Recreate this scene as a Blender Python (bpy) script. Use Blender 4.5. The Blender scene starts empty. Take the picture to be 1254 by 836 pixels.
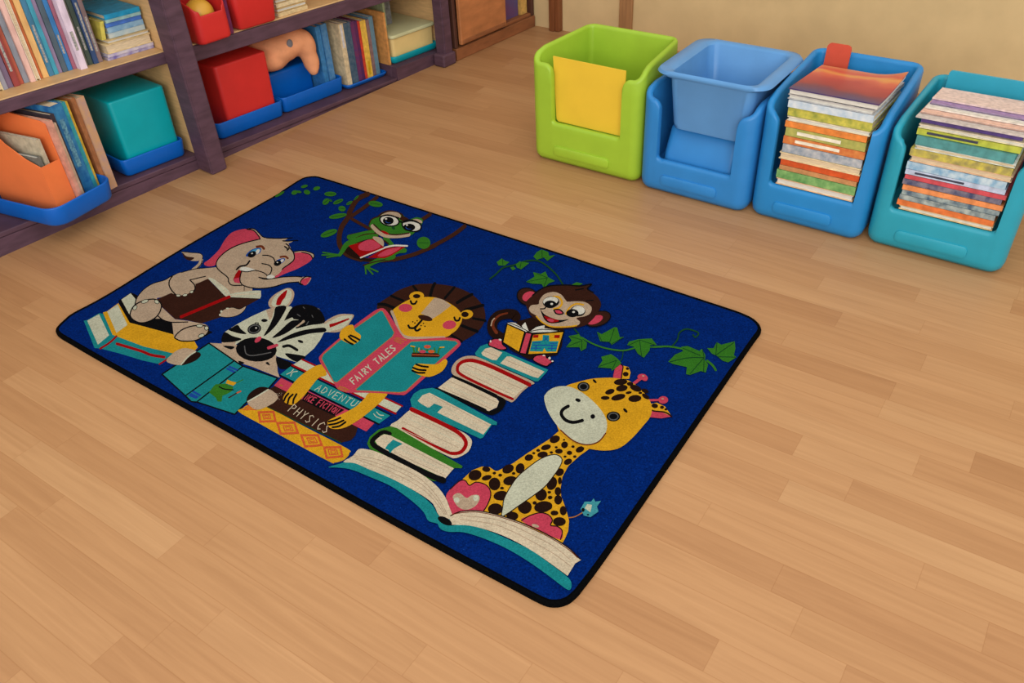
import bpy, bmesh, math, random
import numpy as np
from mathutils import Vector, Matrix
from mathutils.geometry import tessellate_polygon
R_ = random.Random(7)
scene = bpy.context.scene
COL = scene.collection
D = math.radians

# ------------------------------------------------------------------ camera model
CAM_H = 1.2
F_PX = 1014.06
PITCH, ROLL = 0.667594, -0.0561398
def cam_rot():
    cp, sp = math.cos(PITCH), math.sin(PITCH)
    r0 = np.array([[1, 0, 0], [0, -sp, -cp], [0, cp, -sp]])
    cr, sr = math.cos(ROLL), math.sin(ROLL)
    return np.array([[cr, -sr, 0], [sr, cr, 0], [0, 0, 1]]) @ r0
CR = cam_rot()
def at(x, y, z=0.0):
    """point of the horizontal plane at height z seen at pixel x, y of the photograph"""
    d = CR.T @ np.array([x - 627.0, y - 418.0, F_PX])
    t = (z - CAM_H) / d[2]
    return (d[0] * t, d[1] * t, CAM_H + d[2] * t)

# ------------------------------------------------------------------ materials
GAIN = 0.86
def lin(c):
    o = []
    for v in c:
        v = v / 255.0
        o.append((v / 12.92 if v <= 0.04045 else ((v + 0.055) / 1.055) ** 2.4) * GAIN)
    return (o[0], o[1], o[2], 1.0)
MATS = {}
def mat(name, c, rough=0.5, var=0.12, scale=30.0, bump=0.0, bscale=200.0, spec=0.4, stretch=(1, 1, 1), c2=None, sharp=False):
    if name in MATS: return MATS[name]
    m = bpy.data.materials.new(name); m.use_nodes = True
    nt = m.node_tree; N = nt.nodes; L = nt.links
    b = N['Principled BSDF']
    b.inputs['Roughness'].default_value = rough
    b.inputs['Specular IOR Level'].default_value = spec
    base = lin(c)
    tc = N.new('ShaderNodeTexCoord'); mp = N.new('ShaderNodeMapping')
    mp.inputs['Scale'].default_value = stretch
    L.new(tc.outputs['Object'], mp.inputs['Vector'])
    no = N.new('ShaderNodeTexNoise'); no.inputs['Scale'].default_value = scale; no.inputs['Detail'].default_value = 4
    L.new(mp.outputs[0], no.inputs['Vector'])
    cr = N.new('ShaderNodeValToRGB')
    if c2 is None:
        lo = [max(0, v * (1 - var)) for v in base[:3]] + [1]; hi = [min(1, v * (1 + var)) for v in base[:3]] + [1]
    else:
        lo = base; hi = lin(c2)
    cr.color_ramp.elements[0].color = lo; cr.color_ramp.elements[1].color = hi
    cr.color_ramp.elements[0].position = 0.47 if sharp else 0.3
    cr.color_ramp.elements[1].position = 0.53 if sharp else 0.7
    L.new(no.outputs['Fac'], cr.inputs['Fac']); L.new(cr.outputs['Color'], b.inputs['Base Color'])
    if bump > 0:
        n2 = N.new('ShaderNodeTexNoise'); n2.inputs['Scale'].default_value = bscale; n2.inputs['Detail'].default_value = 2
        L.new(tc.outputs['Object'], n2.inputs['Vector'])
        bp = N.new('ShaderNodeBump'); bp.inputs['Strength'].default_value = bump; bp.inputs['Distance'].default_value = 0.002
        L.new(n2.outputs['Fac'], bp.inputs['Height']); L.new(bp.outputs[0], b.inputs['Normal'])
    MATS[name] = m
    return m

# ------------------------------------------------------------------ object helpers
def mk(name, bm, mats, parent=None, origin=None, smooth=True, angle=40):
    """link a bmesh (world coordinates) as ONE object whose origin is its base centre"""
    bmesh.ops.recalc_face_normals(bm, faces=bm.faces)
    me = bpy.data.meshes.new(name)
    vs = [v.co.copy() for v in bm.verts]
    if origin is None:
        xs = [v.x for v in vs]; ys = [v.y for v in vs]; zs = [v.z for v in vs]
        origin = Vector(((min(xs) + max(xs)) / 2, (min(ys) + max(ys)) / 2, min(zs)))
    origin = Vector(origin)
    for v in bm.verts: v.co -= origin
    bm.to_mesh(me); bm.free()
    if not isinstance(mats, (list, tuple)): mats = [mats]
    for m in mats: me.materials.append(m)
    if smooth:
        for p in me.polygons: p.use_smooth = True
        try: me.set_sharp_from_angle(angle=D(angle))
        except Exception: pass
    o = bpy.data.objects.new(name, me); COL.objects.link(o)
    o['origin_world'] = tuple(origin)
    if parent is not None:
        po = Vector(parent['origin_world'])
        o.parent = parent; o.location = origin - po
    else:
        o.location = origin
    return o
def empty(name, loc):
    o = bpy.data.objects.new(name, None); COL.objects.link(o); o.location = loc
    o['origin_world'] = tuple(loc); o.empty_display_size = 0.05
    return o
def tag(o, label, cat, group=None):
    o['label'] = label; o['category'] = cat
    if group: o['group'] = group
    return o
def struct(o): o['kind'] = 'structure'; return o

def add_box(bm, m, a0, a1, b0, b1, c0, c1, mi=0, bev=0.0):
    """box in a local frame; m maps (a,b,c) to the world"""
    vs = [bm.verts.new(m(a, b, c)) for a in (a0, a1) for b in (b0, b1) for c in (c0, c1)]
    q = [(0, 1, 3, 2), (4, 6, 7, 5), (0, 4, 5, 1), (2, 3, 7, 6), (0, 2, 6, 4), (1, 5, 7, 3)]
    fs = [bm.faces.new([vs[i] for i in f]) for f in q]
    for f in fs: f.material_index = mi
    if bev > 0:
        es = list({e for f in fs for e in f.edges})
        r = bmesh.ops.bevel(bm, geom=es, offset=bev, segments=3, profile=0.5, affect='EDGES')
        for f in r['faces']: f.material_index = mi
    return fs
def rrect(x0, x1, y0, y1, r, n=6):
    pts = []
    for cx, cy, a0 in ((x1 - r, y0 + r, -90), (x1 - r, y1 - r, 0), (x0 + r, y1 - r, 90), (x0 + r, y0 + r, 180)):
        for i in range(n + 1):
            a = D(a0 + 90.0 * i / n); pts.append((cx + r * math.cos(a), cy + r * math.sin(a)))
    return pts
def loft(bm, secs, cap0=True, cap1=True, mi=0):
    rings = [[bm.verts.new(p) for p in s] for s in secs]
    n = len(rings[0])
    for a, b in zip(rings, rings[1:]):
        for i in range(n):
            f = bm.faces.new((a[i], a[(i + 1) % n], b[(i + 1) % n], b[i])); f.material_index = mi
    if cap0: bm.faces.new(rings[0][::-1]).material_index = mi
    if cap1: bm.faces.new(rings[-1]).material_index = mi
def tub_bm(m, x0, x1, y0, y1, z0, z1, r=0.02, wall=0.006, flare=0.0, floor_z=None, bot=0.008):
    """open tub: outer shell, rounded rim, inner shell"""
    bm = bmesh.new(); secs = []
    def ring(z, inset, rr): return [m(a, b, z) for a, b in rrect(x0 + inset, x1 - inset, y0 + inset, y1 - inset, max(rr - inset * .5, 0.004))]
    h = z1 - z0
    fl = lambda z: flare * (1 - (z - z0) / h)
    secs.append(ring(z0, flare + bot, r)); secs.append(ring(z0 + bot * .35, flare + bot * .3, r)); secs.append(ring(z0 + bot, fl(z0 + bot), r))
    secs.append(ring(z1 - wall * .5, 0, r))
    for k in range(1, 5):
        a = math.pi * k / 5
        secs.append(ring(z1 - wall * .5 + wall * .5 * math.sin(a), wall * .5 * (1 - math.cos(a)), r))
    secs.append(ring(z1 - wall * .5, wall, r))
    zf = floor_z if floor_z is not None else z0 + wall
    secs.append(ring(zf, wall + fl(zf), r))
    loft(bm, secs)
    return bm
def block_bm(m, x0, x1, y0, y1, z0, z1, r=0.02, flare=0.0, rt=0.008):
    """closed block with rounded edges"""
    bm = bmesh.new(); secs = []
    def ring(z, inset): return [m(a, b, z) for a, b in rrect(x0 + inset, x1 - inset, y0 + inset, y1 - inset, max(r - inset * .4, 0.003))]
    secs.append(ring(z0, flare + rt * .6)); secs.append(ring(z0 + rt * .6, flare))
    for k in range(0, 5):
        a = math.pi / 2 * k / 4
        secs.append(ring(z1 - rt + rt * math.sin(a), rt * (1 - math.cos(a))))
    loft(bm, secs); return bm

def make_book(m, A, B, T, cover, pages, label, group, spine_front=True, name='book', tc=0.0018, cat='book', title=None):
    """m maps (a across, b depth from the front, c through the thickness)"""
    bm = bmesh.new()
    tc = min(tc, T * .22)
    add_box(bm, m, 0, A, 0, B, 0, tc); add_box(bm, m, 0, A, 0, B, T - tc, T)
    if spine_front: add_box(bm, m, 0, A, 0, tc * 1.4, tc, T - tc)
    else: add_box(bm, m, 0, A, B - tc * 1.4, B, tc, T - tc)
    o = mk(name, bm, cover, smooth=False)
    tag(o, label, cat, group)
    bm = bmesh.new()
    b0, b1 = (tc * 1.4, B - .004) if spine_front else (.0035, B - tc * 1.4)
    add_box(bm, m, .003, A - .003, b0, b1, tc, T - tc)
    mk('pages', bm, pages, o, smooth=False)
    if title is not None and spine_front:          # a printed band on the spine
        bm = bmesh.new(); a0, a1 = title[0] * A, title[1] * A
        add_box(bm, m, a0, a1, -0.0006, 0, T * .3, T * .7)
        mk('spine_title', bm, title[2], o, smooth=False)
    return o
# ------------------------------------------------------------------ the printed rug
def catmull(pts, closed, n=5):
    out = []; k = len(pts)
    rng = range(k) if closed else range(k - 1)
    for i in rng:
        if closed: p0, p1, p2, p3 = pts[(i - 1) % k], pts[i], pts[(i + 1) % k], pts[(i + 2) % k]
        else: p0, p1, p2, p3 = pts[max(i - 1, 0)], pts[i], pts[i + 1], pts[min(i + 2, k - 1)]
        for j in range(n):
            t = j / n; t2 = t * t; t3 = t2 * t
            out.append(tuple(0.5 * (2 * p1[c] + (p2[c] - p0[c]) * t + (2 * p0[c] - 5 * p1[c] + 4 * p2[c] - p3[c]) * t2 + (3 * p1[c] - p0[c] - 3 * p2[c] + p3[c]) * t3) for c in (0, 1)))
    if not closed: out.append(tuple(pts[-1]))
    return out
RUG_Z = 0.0105
RUG_GAIN = 0.81
rug_cols = dict(blue=(2, 38, 112), tan=(184, 161, 136), cream=(196, 198, 174), paper=(212, 196, 168), pink=(196, 66, 88), red=(158, 14, 16), yellow=(216, 160, 32),
                teal=(28, 134, 138), teal2=(66, 150, 160), green=(52, 116, 34), dgreen=(24, 70, 34), black=(15, 15, 17), brown=(56, 30, 22), dbrown=(36, 20, 15), ochre=(176, 112, 44),
                orange=(206, 92, 48), bblue=(30, 74, 160), sky=(70, 150, 190), white=(214, 212, 200), grey=(92, 92, 92), vine=(66, 36, 24), rust=(110, 48, 26))
rug_idx = {k: i for i, k in enumerate(rug_cols)}
def pile(name, c):
    m = bpy.data.materials.new('pile_' + name); m.use_nodes = True
    nt = m.node_tree; N = nt.nodes; L = nt.links; b = N['Principled BSDF']
    b.inputs['Roughness'].default_value = 0.95; b.inputs['Specular IOR Level'].default_value = 0.02
    base = [v * RUG_GAIN for v in lin(c)[:3]]
    tc = N.new('ShaderNodeTexCoord')
    n1 = N.new('ShaderNodeTexNoise'); n1.inputs['Scale'].default_value = 330; n1.inputs['Detail'].default_value = 3
    n2 = N.new('ShaderNodeTexNoise'); n2.inputs['Scale'].default_value = 28; n2.inputs['Detail'].default_value = 3
    L.new(tc.outputs['Object'], n1.inputs['Vector']); L.new(tc.outputs['Object'], n2.inputs['Vector'])
    cr = N.new('ShaderNodeValToRGB'); v = 0.42 if name == 'blue' else 0.2
    cr.color_ramp.elements[0].position = .3; cr.color_ramp.elements[1].position = .72
    cr.color_ramp.elements[0].color = [x * (1 - v) for x in base[:3]] + [1]
    cr.color_ramp.elements[1].color = [min(1, x * (1 + v)) for x in base[:3]] + [1]
    if name == 'blue':
        e = cr.color_ramp.elements.new(.8); e.color = lin((44, 104, 165))
    L.new(n1.outputs['Fac'], cr.inputs['Fac'])
    mx = N.new('ShaderNodeMixRGB'); mx.blend_type = 'MULTIPLY'; mx.inputs['Fac'].default_value = .35
    c2 = N.new('ShaderNodeValToRGB'); c2.color_ramp.elements[0].position = .3; c2.color_ramp.elements[1].position = .7
    c2.color_ramp.elements[0].color = (.62, .62, .62, 1)
    L.new(n2.outputs['Fac'], c2.inputs['Fac']); L.new(cr.outputs[0], mx.inputs[1]); L.new(c2.outputs[0], mx.inputs[2])
    L.new(mx.outputs[0], b.inputs['Base Color'])
    bp = N.new('ShaderNodeBump'); bp.inputs['Strength'].default_value = .5; bp.inputs['Distance'].default_value = .002
    L.new(n1.outputs['Fac'], bp.inputs['Height']); L.new(bp.outputs[0], b.inputs['Normal'])
    return m
rb = bmesh.new()
WF = [1.42]; LAY = [0]; TILE = [0.0, 0.0, 1.0]
def T(x0=0.0, y0=0.0, k=1.0): TILE[:] = [x0, y0, k]
def px(p): return (TILE[0] + p[0] / TILE[2], TILE[1] + p[1] / TILE[2])
def lift():
    LAY[0] += 1
    return RUG_Z + LAY[0] * 5e-6
def face(pts, z, ci):
    ar = 0.0; w = [at(p[0], p[1], z) for p in pts]
    for i in range(len(w)):
        a, b = w[i], w[(i + 1) % len(w)]; ar += a[0] * b[1] - a[1] * b[0]
    if ar < 0: w.reverse()
    q = [w[0]]
    for p in w[1:]:
        if math.hypot(p[0] - q[-1][0], p[1] - q[-1][1]) > 1e-6: q.append(p)
    vs = [rb.verts.new(p) for p in q]
    tris = [(0, 1, 2)] if len(q) == 3 else tessellate_polygon([[Vector((p[0] * 100, p[1] * 100, 0)) for p in q]])
    for t in tris:
        a, b, c = (q[i] for i in t)
        cr_ = (b[0] - a[0]) * (c[1] - a[1]) - (b[1] - a[1]) * (c[0] - a[0])
        if abs(cr_) < 1e-12: continue
        t = t if cr_ > 0 else (t[0], t[2], t[1])
        try: f = rb.faces.new([vs[i] for i in t]); f.material_index = ci
        except ValueError: pass
def P(c, pts):
    face([px(p) for p in pts], lift(), rug_idx[c])
def C(c, pts, n=5):
    face(catmull([px(p) for p in pts], True, n), lift(), rug_idx[c])
def E(c, x, y, rx, ry, rot=0):
    a = D(rot); ca, sa = math.cos(a), math.sin(a)
    P(c, [(x + rx * math.cos(t) * ca - ry * math.sin(t) * sa, y + rx * math.cos(t) * sa + ry * math.sin(t) * ca) for t in [2 * math.pi * i / 20 for i in range(20)]])
def S(c, w, pts, closed=False, smooth=True, taper=None):
    q = [px(p) for p in pts]; h = w * WF[0] * (1.0 if (smooth and len(q) > 2) else .82) / TILE[2] / 2
    if smooth and len(q) > 2: q = catmull(q, closed, 5)
    z = lift(); ci = rug_idx[c]; n = len(q)
    q2 = [q[0]]
    for p in q[1:]:
        if math.hypot(p[0] - q2[-1][0], p[1] - q2[-1][1]) > 1e-4: q2.append(p)
    q = q2; n = len(q)
    if n < 2: return
    L_, Rr, H_ = [], [], []
    def nrm(a, b):
        dx, dy = b[0] - a[0], b[1] - a[1]; l = math.hypot(dx, dy) or 1
        return (-dy / l, dx / l)
    for i in range(n):                              # mitred joints
        n1 = nrm(q[i - 1], q[i]) if (closed or i > 0) else nrm(q[i], q[i + 1])
        n2 = nrm(q[i], q[(i + 1) % n]) if (closed or i < n - 1) else n1
        mx_, my_ = n1[0] + n2[0], n1[1] + n2[1]; l = math.hypot(mx_, my_)
        if l < 1e-3: mx_, my_, l = n1[0], n1[1], 1
        mx_, my_ = mx_ / l, my_ / l
        sc = 1 / max(mx_ * n1[0] + my_ * n1[1], .45)
        hh = h * (taper[0] + (taper[1] - taper[0]) * i / max(n - 1, 1)) if taper else h
        H_.append(hh)
        L_.append((q[i][0] + mx_ * hh * sc, q[i][1] + my_ * hh * sc)); Rr.append((q[i][0] - mx_ * hh * sc, q[i][1] - my_ * hh * sc))
    for i in range(n if closed else n - 1):
        j = (i + 1) % n
        face([L_[i], Rr[i], Rr[j], L_[j]], z, ci)
    if not closed:                                  # half-round ends
        for e, s_ in ((0, 1), (n - 1, -1)):
            a0 = math.atan2(L_[e][1] - q[e][1], L_[e][0] - q[e][0])
            face([(q[e][0] + H_[e] * math.cos(a0 + s_ * math.pi * k / 5), q[e][1] + H_[e] * math.sin(a0 + s_ * math.pi * k / 5)) for k in range(6)], z, ci)
def ES(c, w, x, y, rx, ry, rot=0):
    a = D(rot); ca, sa = math.cos(a), math.sin(a)
    S(c, w, [(x + rx * math.cos(t) * ca - ry * math.sin(t) * sa, y + rx * math.cos(t) * sa + ry * math.sin(t) * ca) for t in [2 * math.pi * i / 20 for i in range(20)]], closed=True, smooth=False)
def PO(c, w, pts, oc='black'):
    P(c, pts); S(oc, w, pts, closed=True, smooth=False)
def CO(c, w, pts, oc='black'):
    C(c, pts); S(oc, w, pts, closed=True)
FONT = dict(A=[[(0, 0), (.5, 1), (1, 0)], [(.2, .4), (.8, .4)]], D=[[(0, 0), (0, 1), (.6, .9), (1, .5), (.6, .1), (0, 0)]], V=[[(0, 1), (.5, 0), (1, 1)]],
            E=[[(1, 0), (0, 0), (0, 1), (1, 1)], [(0, .5), (.8, .5)]], N=[[(0, 0), (0, 1), (1, 0), (1, 1)]], T=[[(.5, 0), (.5, 1)], [(0, 1), (1, 1)]], U=[[(0, 1), (0, .2), (.5, 0), (1, .2), (1, 1)]],
            P=[[(0, 0), (0, 1), (.9, .9), (.9, .6), (0, .5)]], H=[[(0, 0), (0, 1)], [(1, 0), (1, 1)], [(0, .5), (1, .5)]], Y=[[(0, 1), (.5, .5), (1, 1)], [(.5, .5), (.5, 0)]],
            S=[[(1, .9), (.5, 1), (0, .8), (.5, .5), (1, .25), (.5, 0), (0, .1)]], I=[[(.5, 0), (.5, 1)]], C=[[(1, .85), (.5, 1), (0, .6), (0, .35), (.5, 0), (1, .15)]],
            F=[[(0, 0), (0, 1), (1, 1)], [(0, .55), (.8, .55)]], O=[[(.5, 0), (0, .3), (0, .7), (.5, 1), (1, .7), (1, .3), (.5, 0)]], R=[[(0, 0), (0, 1), (.9, .9), (.9, .6), (0, .5)], [(.3, .5), (1, 0)]],
            L=[[(0, 1), (0, 0), (1, 0)]])
def text(c, w, s, org, step, up, fill=.68):
    WF[0] = 1.22
    for i, ch in enumerate(s):
        if ch == ' ': continue
        for line in FONT[ch]:
            S(c, w, [(org[0] + step[0] * (i + fill * x) + up[0] * y, org[1] + step[1] * (i + fill * x) + up[1] * y) for x, y in line], smooth=False)
    WF[0] = 1.42

k8, k10, k7 = 8.36, 10.45, 6.967
# --- books under the elephant
T(90, 350, k8)
P('black', [(455, 152), (485, 135), (590, 66), (655, 95), (650, 330), (1000, 330), (1429, 471), (1259, 566), (1045, 545), (1000, 490), (560, 378)])
P('cream', [(490, 140), (585, 74), (635, 135), (615, 235), (572, 292)])
P('yellow', [(300, 272), (345, 258), (460, 175), (575, 375), (1000, 490), (1239, 567), (1274, 627), (1244, 660), (1020, 690), (720, 620), (440, 515), (400, 500)])
P('cream', [(345, 262), (452, 188), (553, 398), (440, 482)])
P('teal', [(105, 355), (140, 350), (265, 278), (302, 285), (400, 500), (440, 515), (720, 620), (1020, 690), (960, 745), (880, 800), (700, 760), (470, 690), (275, 640), (215, 635)])
P('cream', [(140, 355), (262, 288), (365, 505), (250, 600)])
S('red', 14, [(275, 640), (370, 580), (440, 515)]); S('red', 20, [(445, 592), (690, 665), (790, 705), (928, 728)]); S('red', 14, [(880, 800), (965, 745)])
# --- elephant
T(150, 290, k8)
S('tan', 24, [(725, 335), (785, 285), (808, 235)]); S('black', 6, [(745, 338), (800, 285), (815, 240)])
C('tan', [(608, 150), (700, 160), (790, 168), (822, 195), (815, 228), (770, 245), (690, 240), (640, 200)])
S('black', 5, [(608, 150), (700, 160), (790, 168), (822, 195), (815, 228)])
C('brown', [(612, 158), (655, 198), (735, 212), (690, 242), (635, 212)])
T(250, 270, k8)
C('tan', [(440, 84), (510, 84), (560, 125), (600, 165), (650, 180), (570, 200), (500, 160)]); S('black', 7, [(440, 84), (510, 84), (560, 125), (600, 165), (650, 180)])
C('pink', [(0, 435), (60, 390), (150, 300), (210, 200), (280, 125), (380, 90), (460, 90), (530, 125), (572, 188), (400, 240), (260, 300), (160, 375), (120, 445), (90, 465), (25, 465)])
S('black', 8, [(440, 90), (500, 98), (545, 140), (575, 190)])
C('tan', [(905, 320), (1010, 308), (1110, 335), (1127, 368), (1110, 392), (1060, 360), (1000, 340)]); S('black', 7, [(905, 320), (1010, 308), (1110, 335), (1127, 368), (1108, 392)])
C('pink', [(915, 340), (1000, 326), (1080, 345), (1108, 375), (1080, 420), (960, 490), (830, 542), (720, 588), (800, 490), (890, 420)]); S('black', 8, [(1000, 324), (1080, 345), (1110, 385)])
T(150, 290, k8)
P('tan', [(125, 690), (150, 620), (215, 540), (310, 478), (430, 442), (510, 400), (600, 365), (760, 325), (960, 315), (1080, 400), (1100, 470), (1170, 500), (1330, 495), (1330, 560), (1090, 590), (875, 430), (760, 475), (740, 560), (350, 625), (400, 720), (520, 836), (350, 836), (125, 836)])
S('black', 6, [(130, 690), (150, 620), (215, 540), (310, 478), (430, 442), (500, 402), (600, 365), (760, 325), (960, 315)])
T(250, 270, k8)
P('tan', [(0, 490), (120, 478), (240, 580), (270, 650), (410, 655), (410, 716), (260, 758), (60, 590), (0, 600)])
S('black', 6, [(410, 660), (410, 716)], smooth=False)
T(170, 340, k8)
P('tan', [(190, 385), (235, 300), (370, 425), (500, 440), (600, 460), (680, 475), (715, 500), (715, 545), (640, 610), (560, 645), (430, 645), (360, 610), (340, 455), (250, 430)])
S('black', 8, [(190, 385), (250, 432), (340, 455), (500, 452)])
CO('tan', 9, [(368, 605), (430, 540), (520, 500), (620, 487), (690, 495), (716, 520), (700, 570), (640, 615), (560, 645), (450, 648), (395, 632)])
for a in ((622, 492, 30, 12, 0), (693, 515, 18, 18, 0), (640, 592, 28, 14, -20)): E('black', a[0], a[1], a[2] + 7, a[3] + 7, a[4]); E('cream', *a)
P('brown', [(180, 222), (330, 155), (400, 180), (540, 150), (580, 110), (580, 62), (705, 8), (880, 185), (925, 198), (1240, 212), (1100, 290), (1030, 320), (850, 400), (640, 468), (480, 430), (370, 422), (240, 300)])
C('cream', [(712, 6), (765, 12), (840, 65), (905, 115), (935, 165), (915, 195), (880, 182), (800, 100)])
P('cream', [(918, 172), (1000, 150), (1200, 130), (1250, 132), (1252, 190), (1240, 212), (930, 198)]); S('paper', 6, [(940, 180), (1080, 168), (1240, 165)]); S('paper', 6, [(790, 40), (870, 110), (910, 165)])
S('red', 26, [(432, 400), (925, 194)], smooth=False)
CO('tan', 5, [(828, 392), (840, 350), (880, 320), (960, 303), (1030, 320), (1100, 288), (1065, 350), (990, 392), (900, 405)])
for a in ((845, 345, 11, 13), (908, 314, 16, 7), (830, 380, 9, 11)): E('cream', *a)
T(150, 290, k8)
P('tan', [(690, 442), (850, 403), (882, 425), (760, 478), (720, 470)]); S('black', 9, [(690, 440), (850, 403)])
C('tan', [(485, 440), (520, 400), (600, 366), (700, 400), (690, 442), (735, 490), (742, 530), (700, 565), (640, 592), (570, 592), (510, 545), (480, 490)])
S('black', 9, [(510, 403), (482, 445), (478, 495), (505, 548), (545, 590)]); S('black', 9, [(690, 442), (735, 488), (742, 535), (725, 555)])
for a in ((572, 600, 20, 10, 0), (640, 595, 22, 10, -10), (708, 562, 16, 11, -20)): E('black', a[0], a[1], a[2] + 5, a[3] + 5, a[4]); E('cream', *a)
T(90, 350, k8)
CO('tan', 9, [(580, 300), (600, 230), (650, 180), (730, 148), (820, 135), (880, 160), (900, 210), (870, 290), (800, 350), (700, 378), (620, 352)])
for a in ((630, 222, 24, 14, -50), (730, 158, 34, 14, -18), (852, 162, 22, 15, 30)): E('black', a[0], a[1], a[2] + 6, a[3] + 6, a[4]); E('cream', *a)
T(250, 270, k8)
P('tan', catmull([(130, 470), (125, 430), (160, 370), (260, 290), (400, 230), (580, 188), (640, 178), (760, 182)], False) + [(865, 178), (820, 205), (920, 208), (862, 235)] + catmull([(885, 280), (915, 330), (920, 390), (890, 430), (812, 490), (770, 540), (722, 583), (940, 573), (990, 578), (1095, 580), (1050, 655), (980, 648), (960, 630), (840, 640), (700, 680), (560, 693), (450, 680), (385, 662), (285, 660), (250, 622), (240, 580), (160, 520)], False))
for q in ([(575, 188), (400, 232), (260, 292), (160, 372), (123, 440), (145, 500), (240, 580), (250, 625), (285, 660), (385, 662)], [(385, 655), (450, 680), (560, 694), (700, 680), (840, 640), (965, 628)],
          [(560, 580), (640, 600), (800, 578), (940, 572), (1000, 578)], [(640, 178), (760, 182), (860, 178)], [(875, 280), (915, 330), (922, 390), (890, 430), (812, 485), (800, 500)]): S('black', 8, q)
C('pink', [(990, 622), (1020, 595), (1090, 583), (1048, 655), (1010, 655)]); S('black', 8, [(1095, 578), (1040, 574), (998, 605), (985, 640), (1008, 655)]); S('black', 7, [(965, 628), (985, 652), (1010, 658)])
C('bblue', [(425, 358), (470, 308), (530, 282), (582, 285), (570, 330), (520, 352), (460, 368)]); C('sky', [(450, 345), (490, 305), (540, 288), (575, 292), (560, 330), (510, 345)]); C('white', [(520, 330), (545, 296), (572, 300), (555, 335), (530, 345)]); E('black', 490, 345, 46, 30, -25); E('white', 490, 336, 10, 7)
S('rust', 17, [(540, 268), (588, 264), (612, 288)])
C('bblue', [(718, 445), (740, 408), (790, 388), (828, 390), (815, 420), (770, 447)]); C('white', [(775, 425), (790, 398), (818, 398), (800, 425)]); E('black', 752, 435, 40, 28, -20); E('white', 750, 428, 9, 6)
S('rust', 14, [(782, 372), (830, 367), (856, 386)])
for q in ([(600, 355), (660, 358), (710, 385), (725, 425)], [(592, 440), (660, 455), (692, 490), (678, 540), (652, 560)]): S('black', 8, q)
P('red', [(352, 505), (388, 510), (375, 575), (365, 642), (310, 632), (298, 600), (320, 550)]); P('pink', [(303, 595), (372, 580), (365, 642), (310, 632)]); S('black', 8, [(388, 510), (368, 570), (368, 620), (385, 650)])
C('white', [(362, 498), (400, 472), (480, 488), (520, 505), (440, 524), (390, 516)]); S('black', 7, [(380, 515), (440, 524), (520, 510), (600, 530), (642, 560), (640, 592), (560, 580)])
S('black', 12, [(332, 500), (370, 468), (430, 455), (466, 412)]); C('white', [(648, 565), (690, 553), (725, 575), (690, 592), (645, 590)])
S('black', 8, [(805, 207), (860, 210), (960, 203)]); S('black', 8, [(860, 180), (905, 176)]); S('black', 10, [(825, 265), (850, 285), (852, 305)]); S('black', 9, [(838, 238), (868, 262), (864, 295)])
# --- zebra
T(260, 350, k8)
P('tan', [(-30, 583), (110, 590), (240, 600), (650, 700), (660, 760), (670, 880), (691, 939), (540, 880), (390, 820), (260, 780), (100, 670)])
P('cream', [(255, 390), (400, 312), (550, 245), (600, 228), (640, 215), (805, 208), (900, 300), (1140, 380), (1148, 470), (1100, 560), (1040, 640), (950, 718), (860, 780), (660, 720), (600, 640), (300, 560), (240, 600), (110, 600), (95, 560), (130, 470), (200, 425)])
P('tan', [(550, 248), (600, 228), (640, 216), (610, 330), (585, 350)]); P('tan', [(95, 578), (240, 570), (225, 620), (110, 612)])
C('tan', [(575, 190), (585, 140), (640, 85), (740, 30), (800, 25), (838, 70), (826, 140), (790, 195), (750, 215), (610, 225)])
C('cream', [(610, 200), (620, 140), (665, 85), (745, 38), (790, 40), (812, 75), (800, 140), (760, 200), (680, 215)])
C('red', [(655, 192), (668, 130), (715, 75), (765, 42), (748, 110), (718, 150), (695, 192)])
T(380, 370, k8)
C('tan', [(140, 215), (200, 165), (290, 125), (380, 120), (447, 133), (410, 200), (370, 255), (300, 300), (220, 308), (150, 292)]); C('cream', [(158, 222), (210, 190), (300, 148), (380, 135), (430, 142), (395, 205), (330, 262), (230, 290), (165, 280)])
S('red', 26, [(172, 248), (260, 222), (392, 170)], taper=(1.1, .4))
T(260, 350, k8)
P('cream', [(1120, 395), (1195, 380), (1210, 470), (1140, 475)])
C('black', [(735, 370), (770, 290), (810, 230), (860, 200), (960, 188), (1060, 215), (1130, 285), (1146, 375), (1000, 402), (850, 435), (920, 365), (820, 340)])
for q in ([(870, 290), (900, 310)], [(930, 215), (945, 230)], [(960, 400), (985, 365)], [(1020, 300), (1030, 320)], [(1080, 230), (1100, 240)]): S('grey', 7, q)
S('cream', 26, [(740, 372), (815, 338)], smooth=False); S('tan', 22, [(870, 405), (935, 362)], smooth=False)
for q in ([(650, 215), (757, 208), (715, 310), (630, 430), (525, 516), (585, 405), (630, 300)], [(800, 362), (870, 350), (925, 352), (860, 410), (740, 492), (612, 533), (700, 452)], [(1150, 428), (1155, 470), (1000, 487), (830, 532), (665, 578), (770, 510), (900, 460), (1040, 435)],
          [(165, 450), (205, 425), (258, 398), (292, 440), (350, 492), (260, 482)], [(95, 572), (102, 510), (132, 472), (205, 512), (300, 542), (230, 570), (150, 577)], [(108, 612), (225, 620), (190, 650)],
          [(745, 690), (850, 700), (955, 725), (880, 780), (790, 740)], [(655, 728), (720, 750), (825, 797), (770, 845), (700, 850), (660, 800)], [(545, 790), (570, 778), (590, 815)], [(265, 765), (330, 785), (290, 800)]): C('black', q, 3)
E('black', 430, 440, 72, 52, -15); ES('grey', 8, 430, 440, 55, 38, -15); E('white', 448, 430, 10, 7); S('black', 8, [(438, 392), (440, 378), (470, 378), (470, 392)], smooth=False)
E('black', 533, 353, 33, 16, 0); S('black', 20, [(728, 620), (790, 612), (868, 655)]); E('black', 903, 568, 30, 14, 20)
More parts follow.
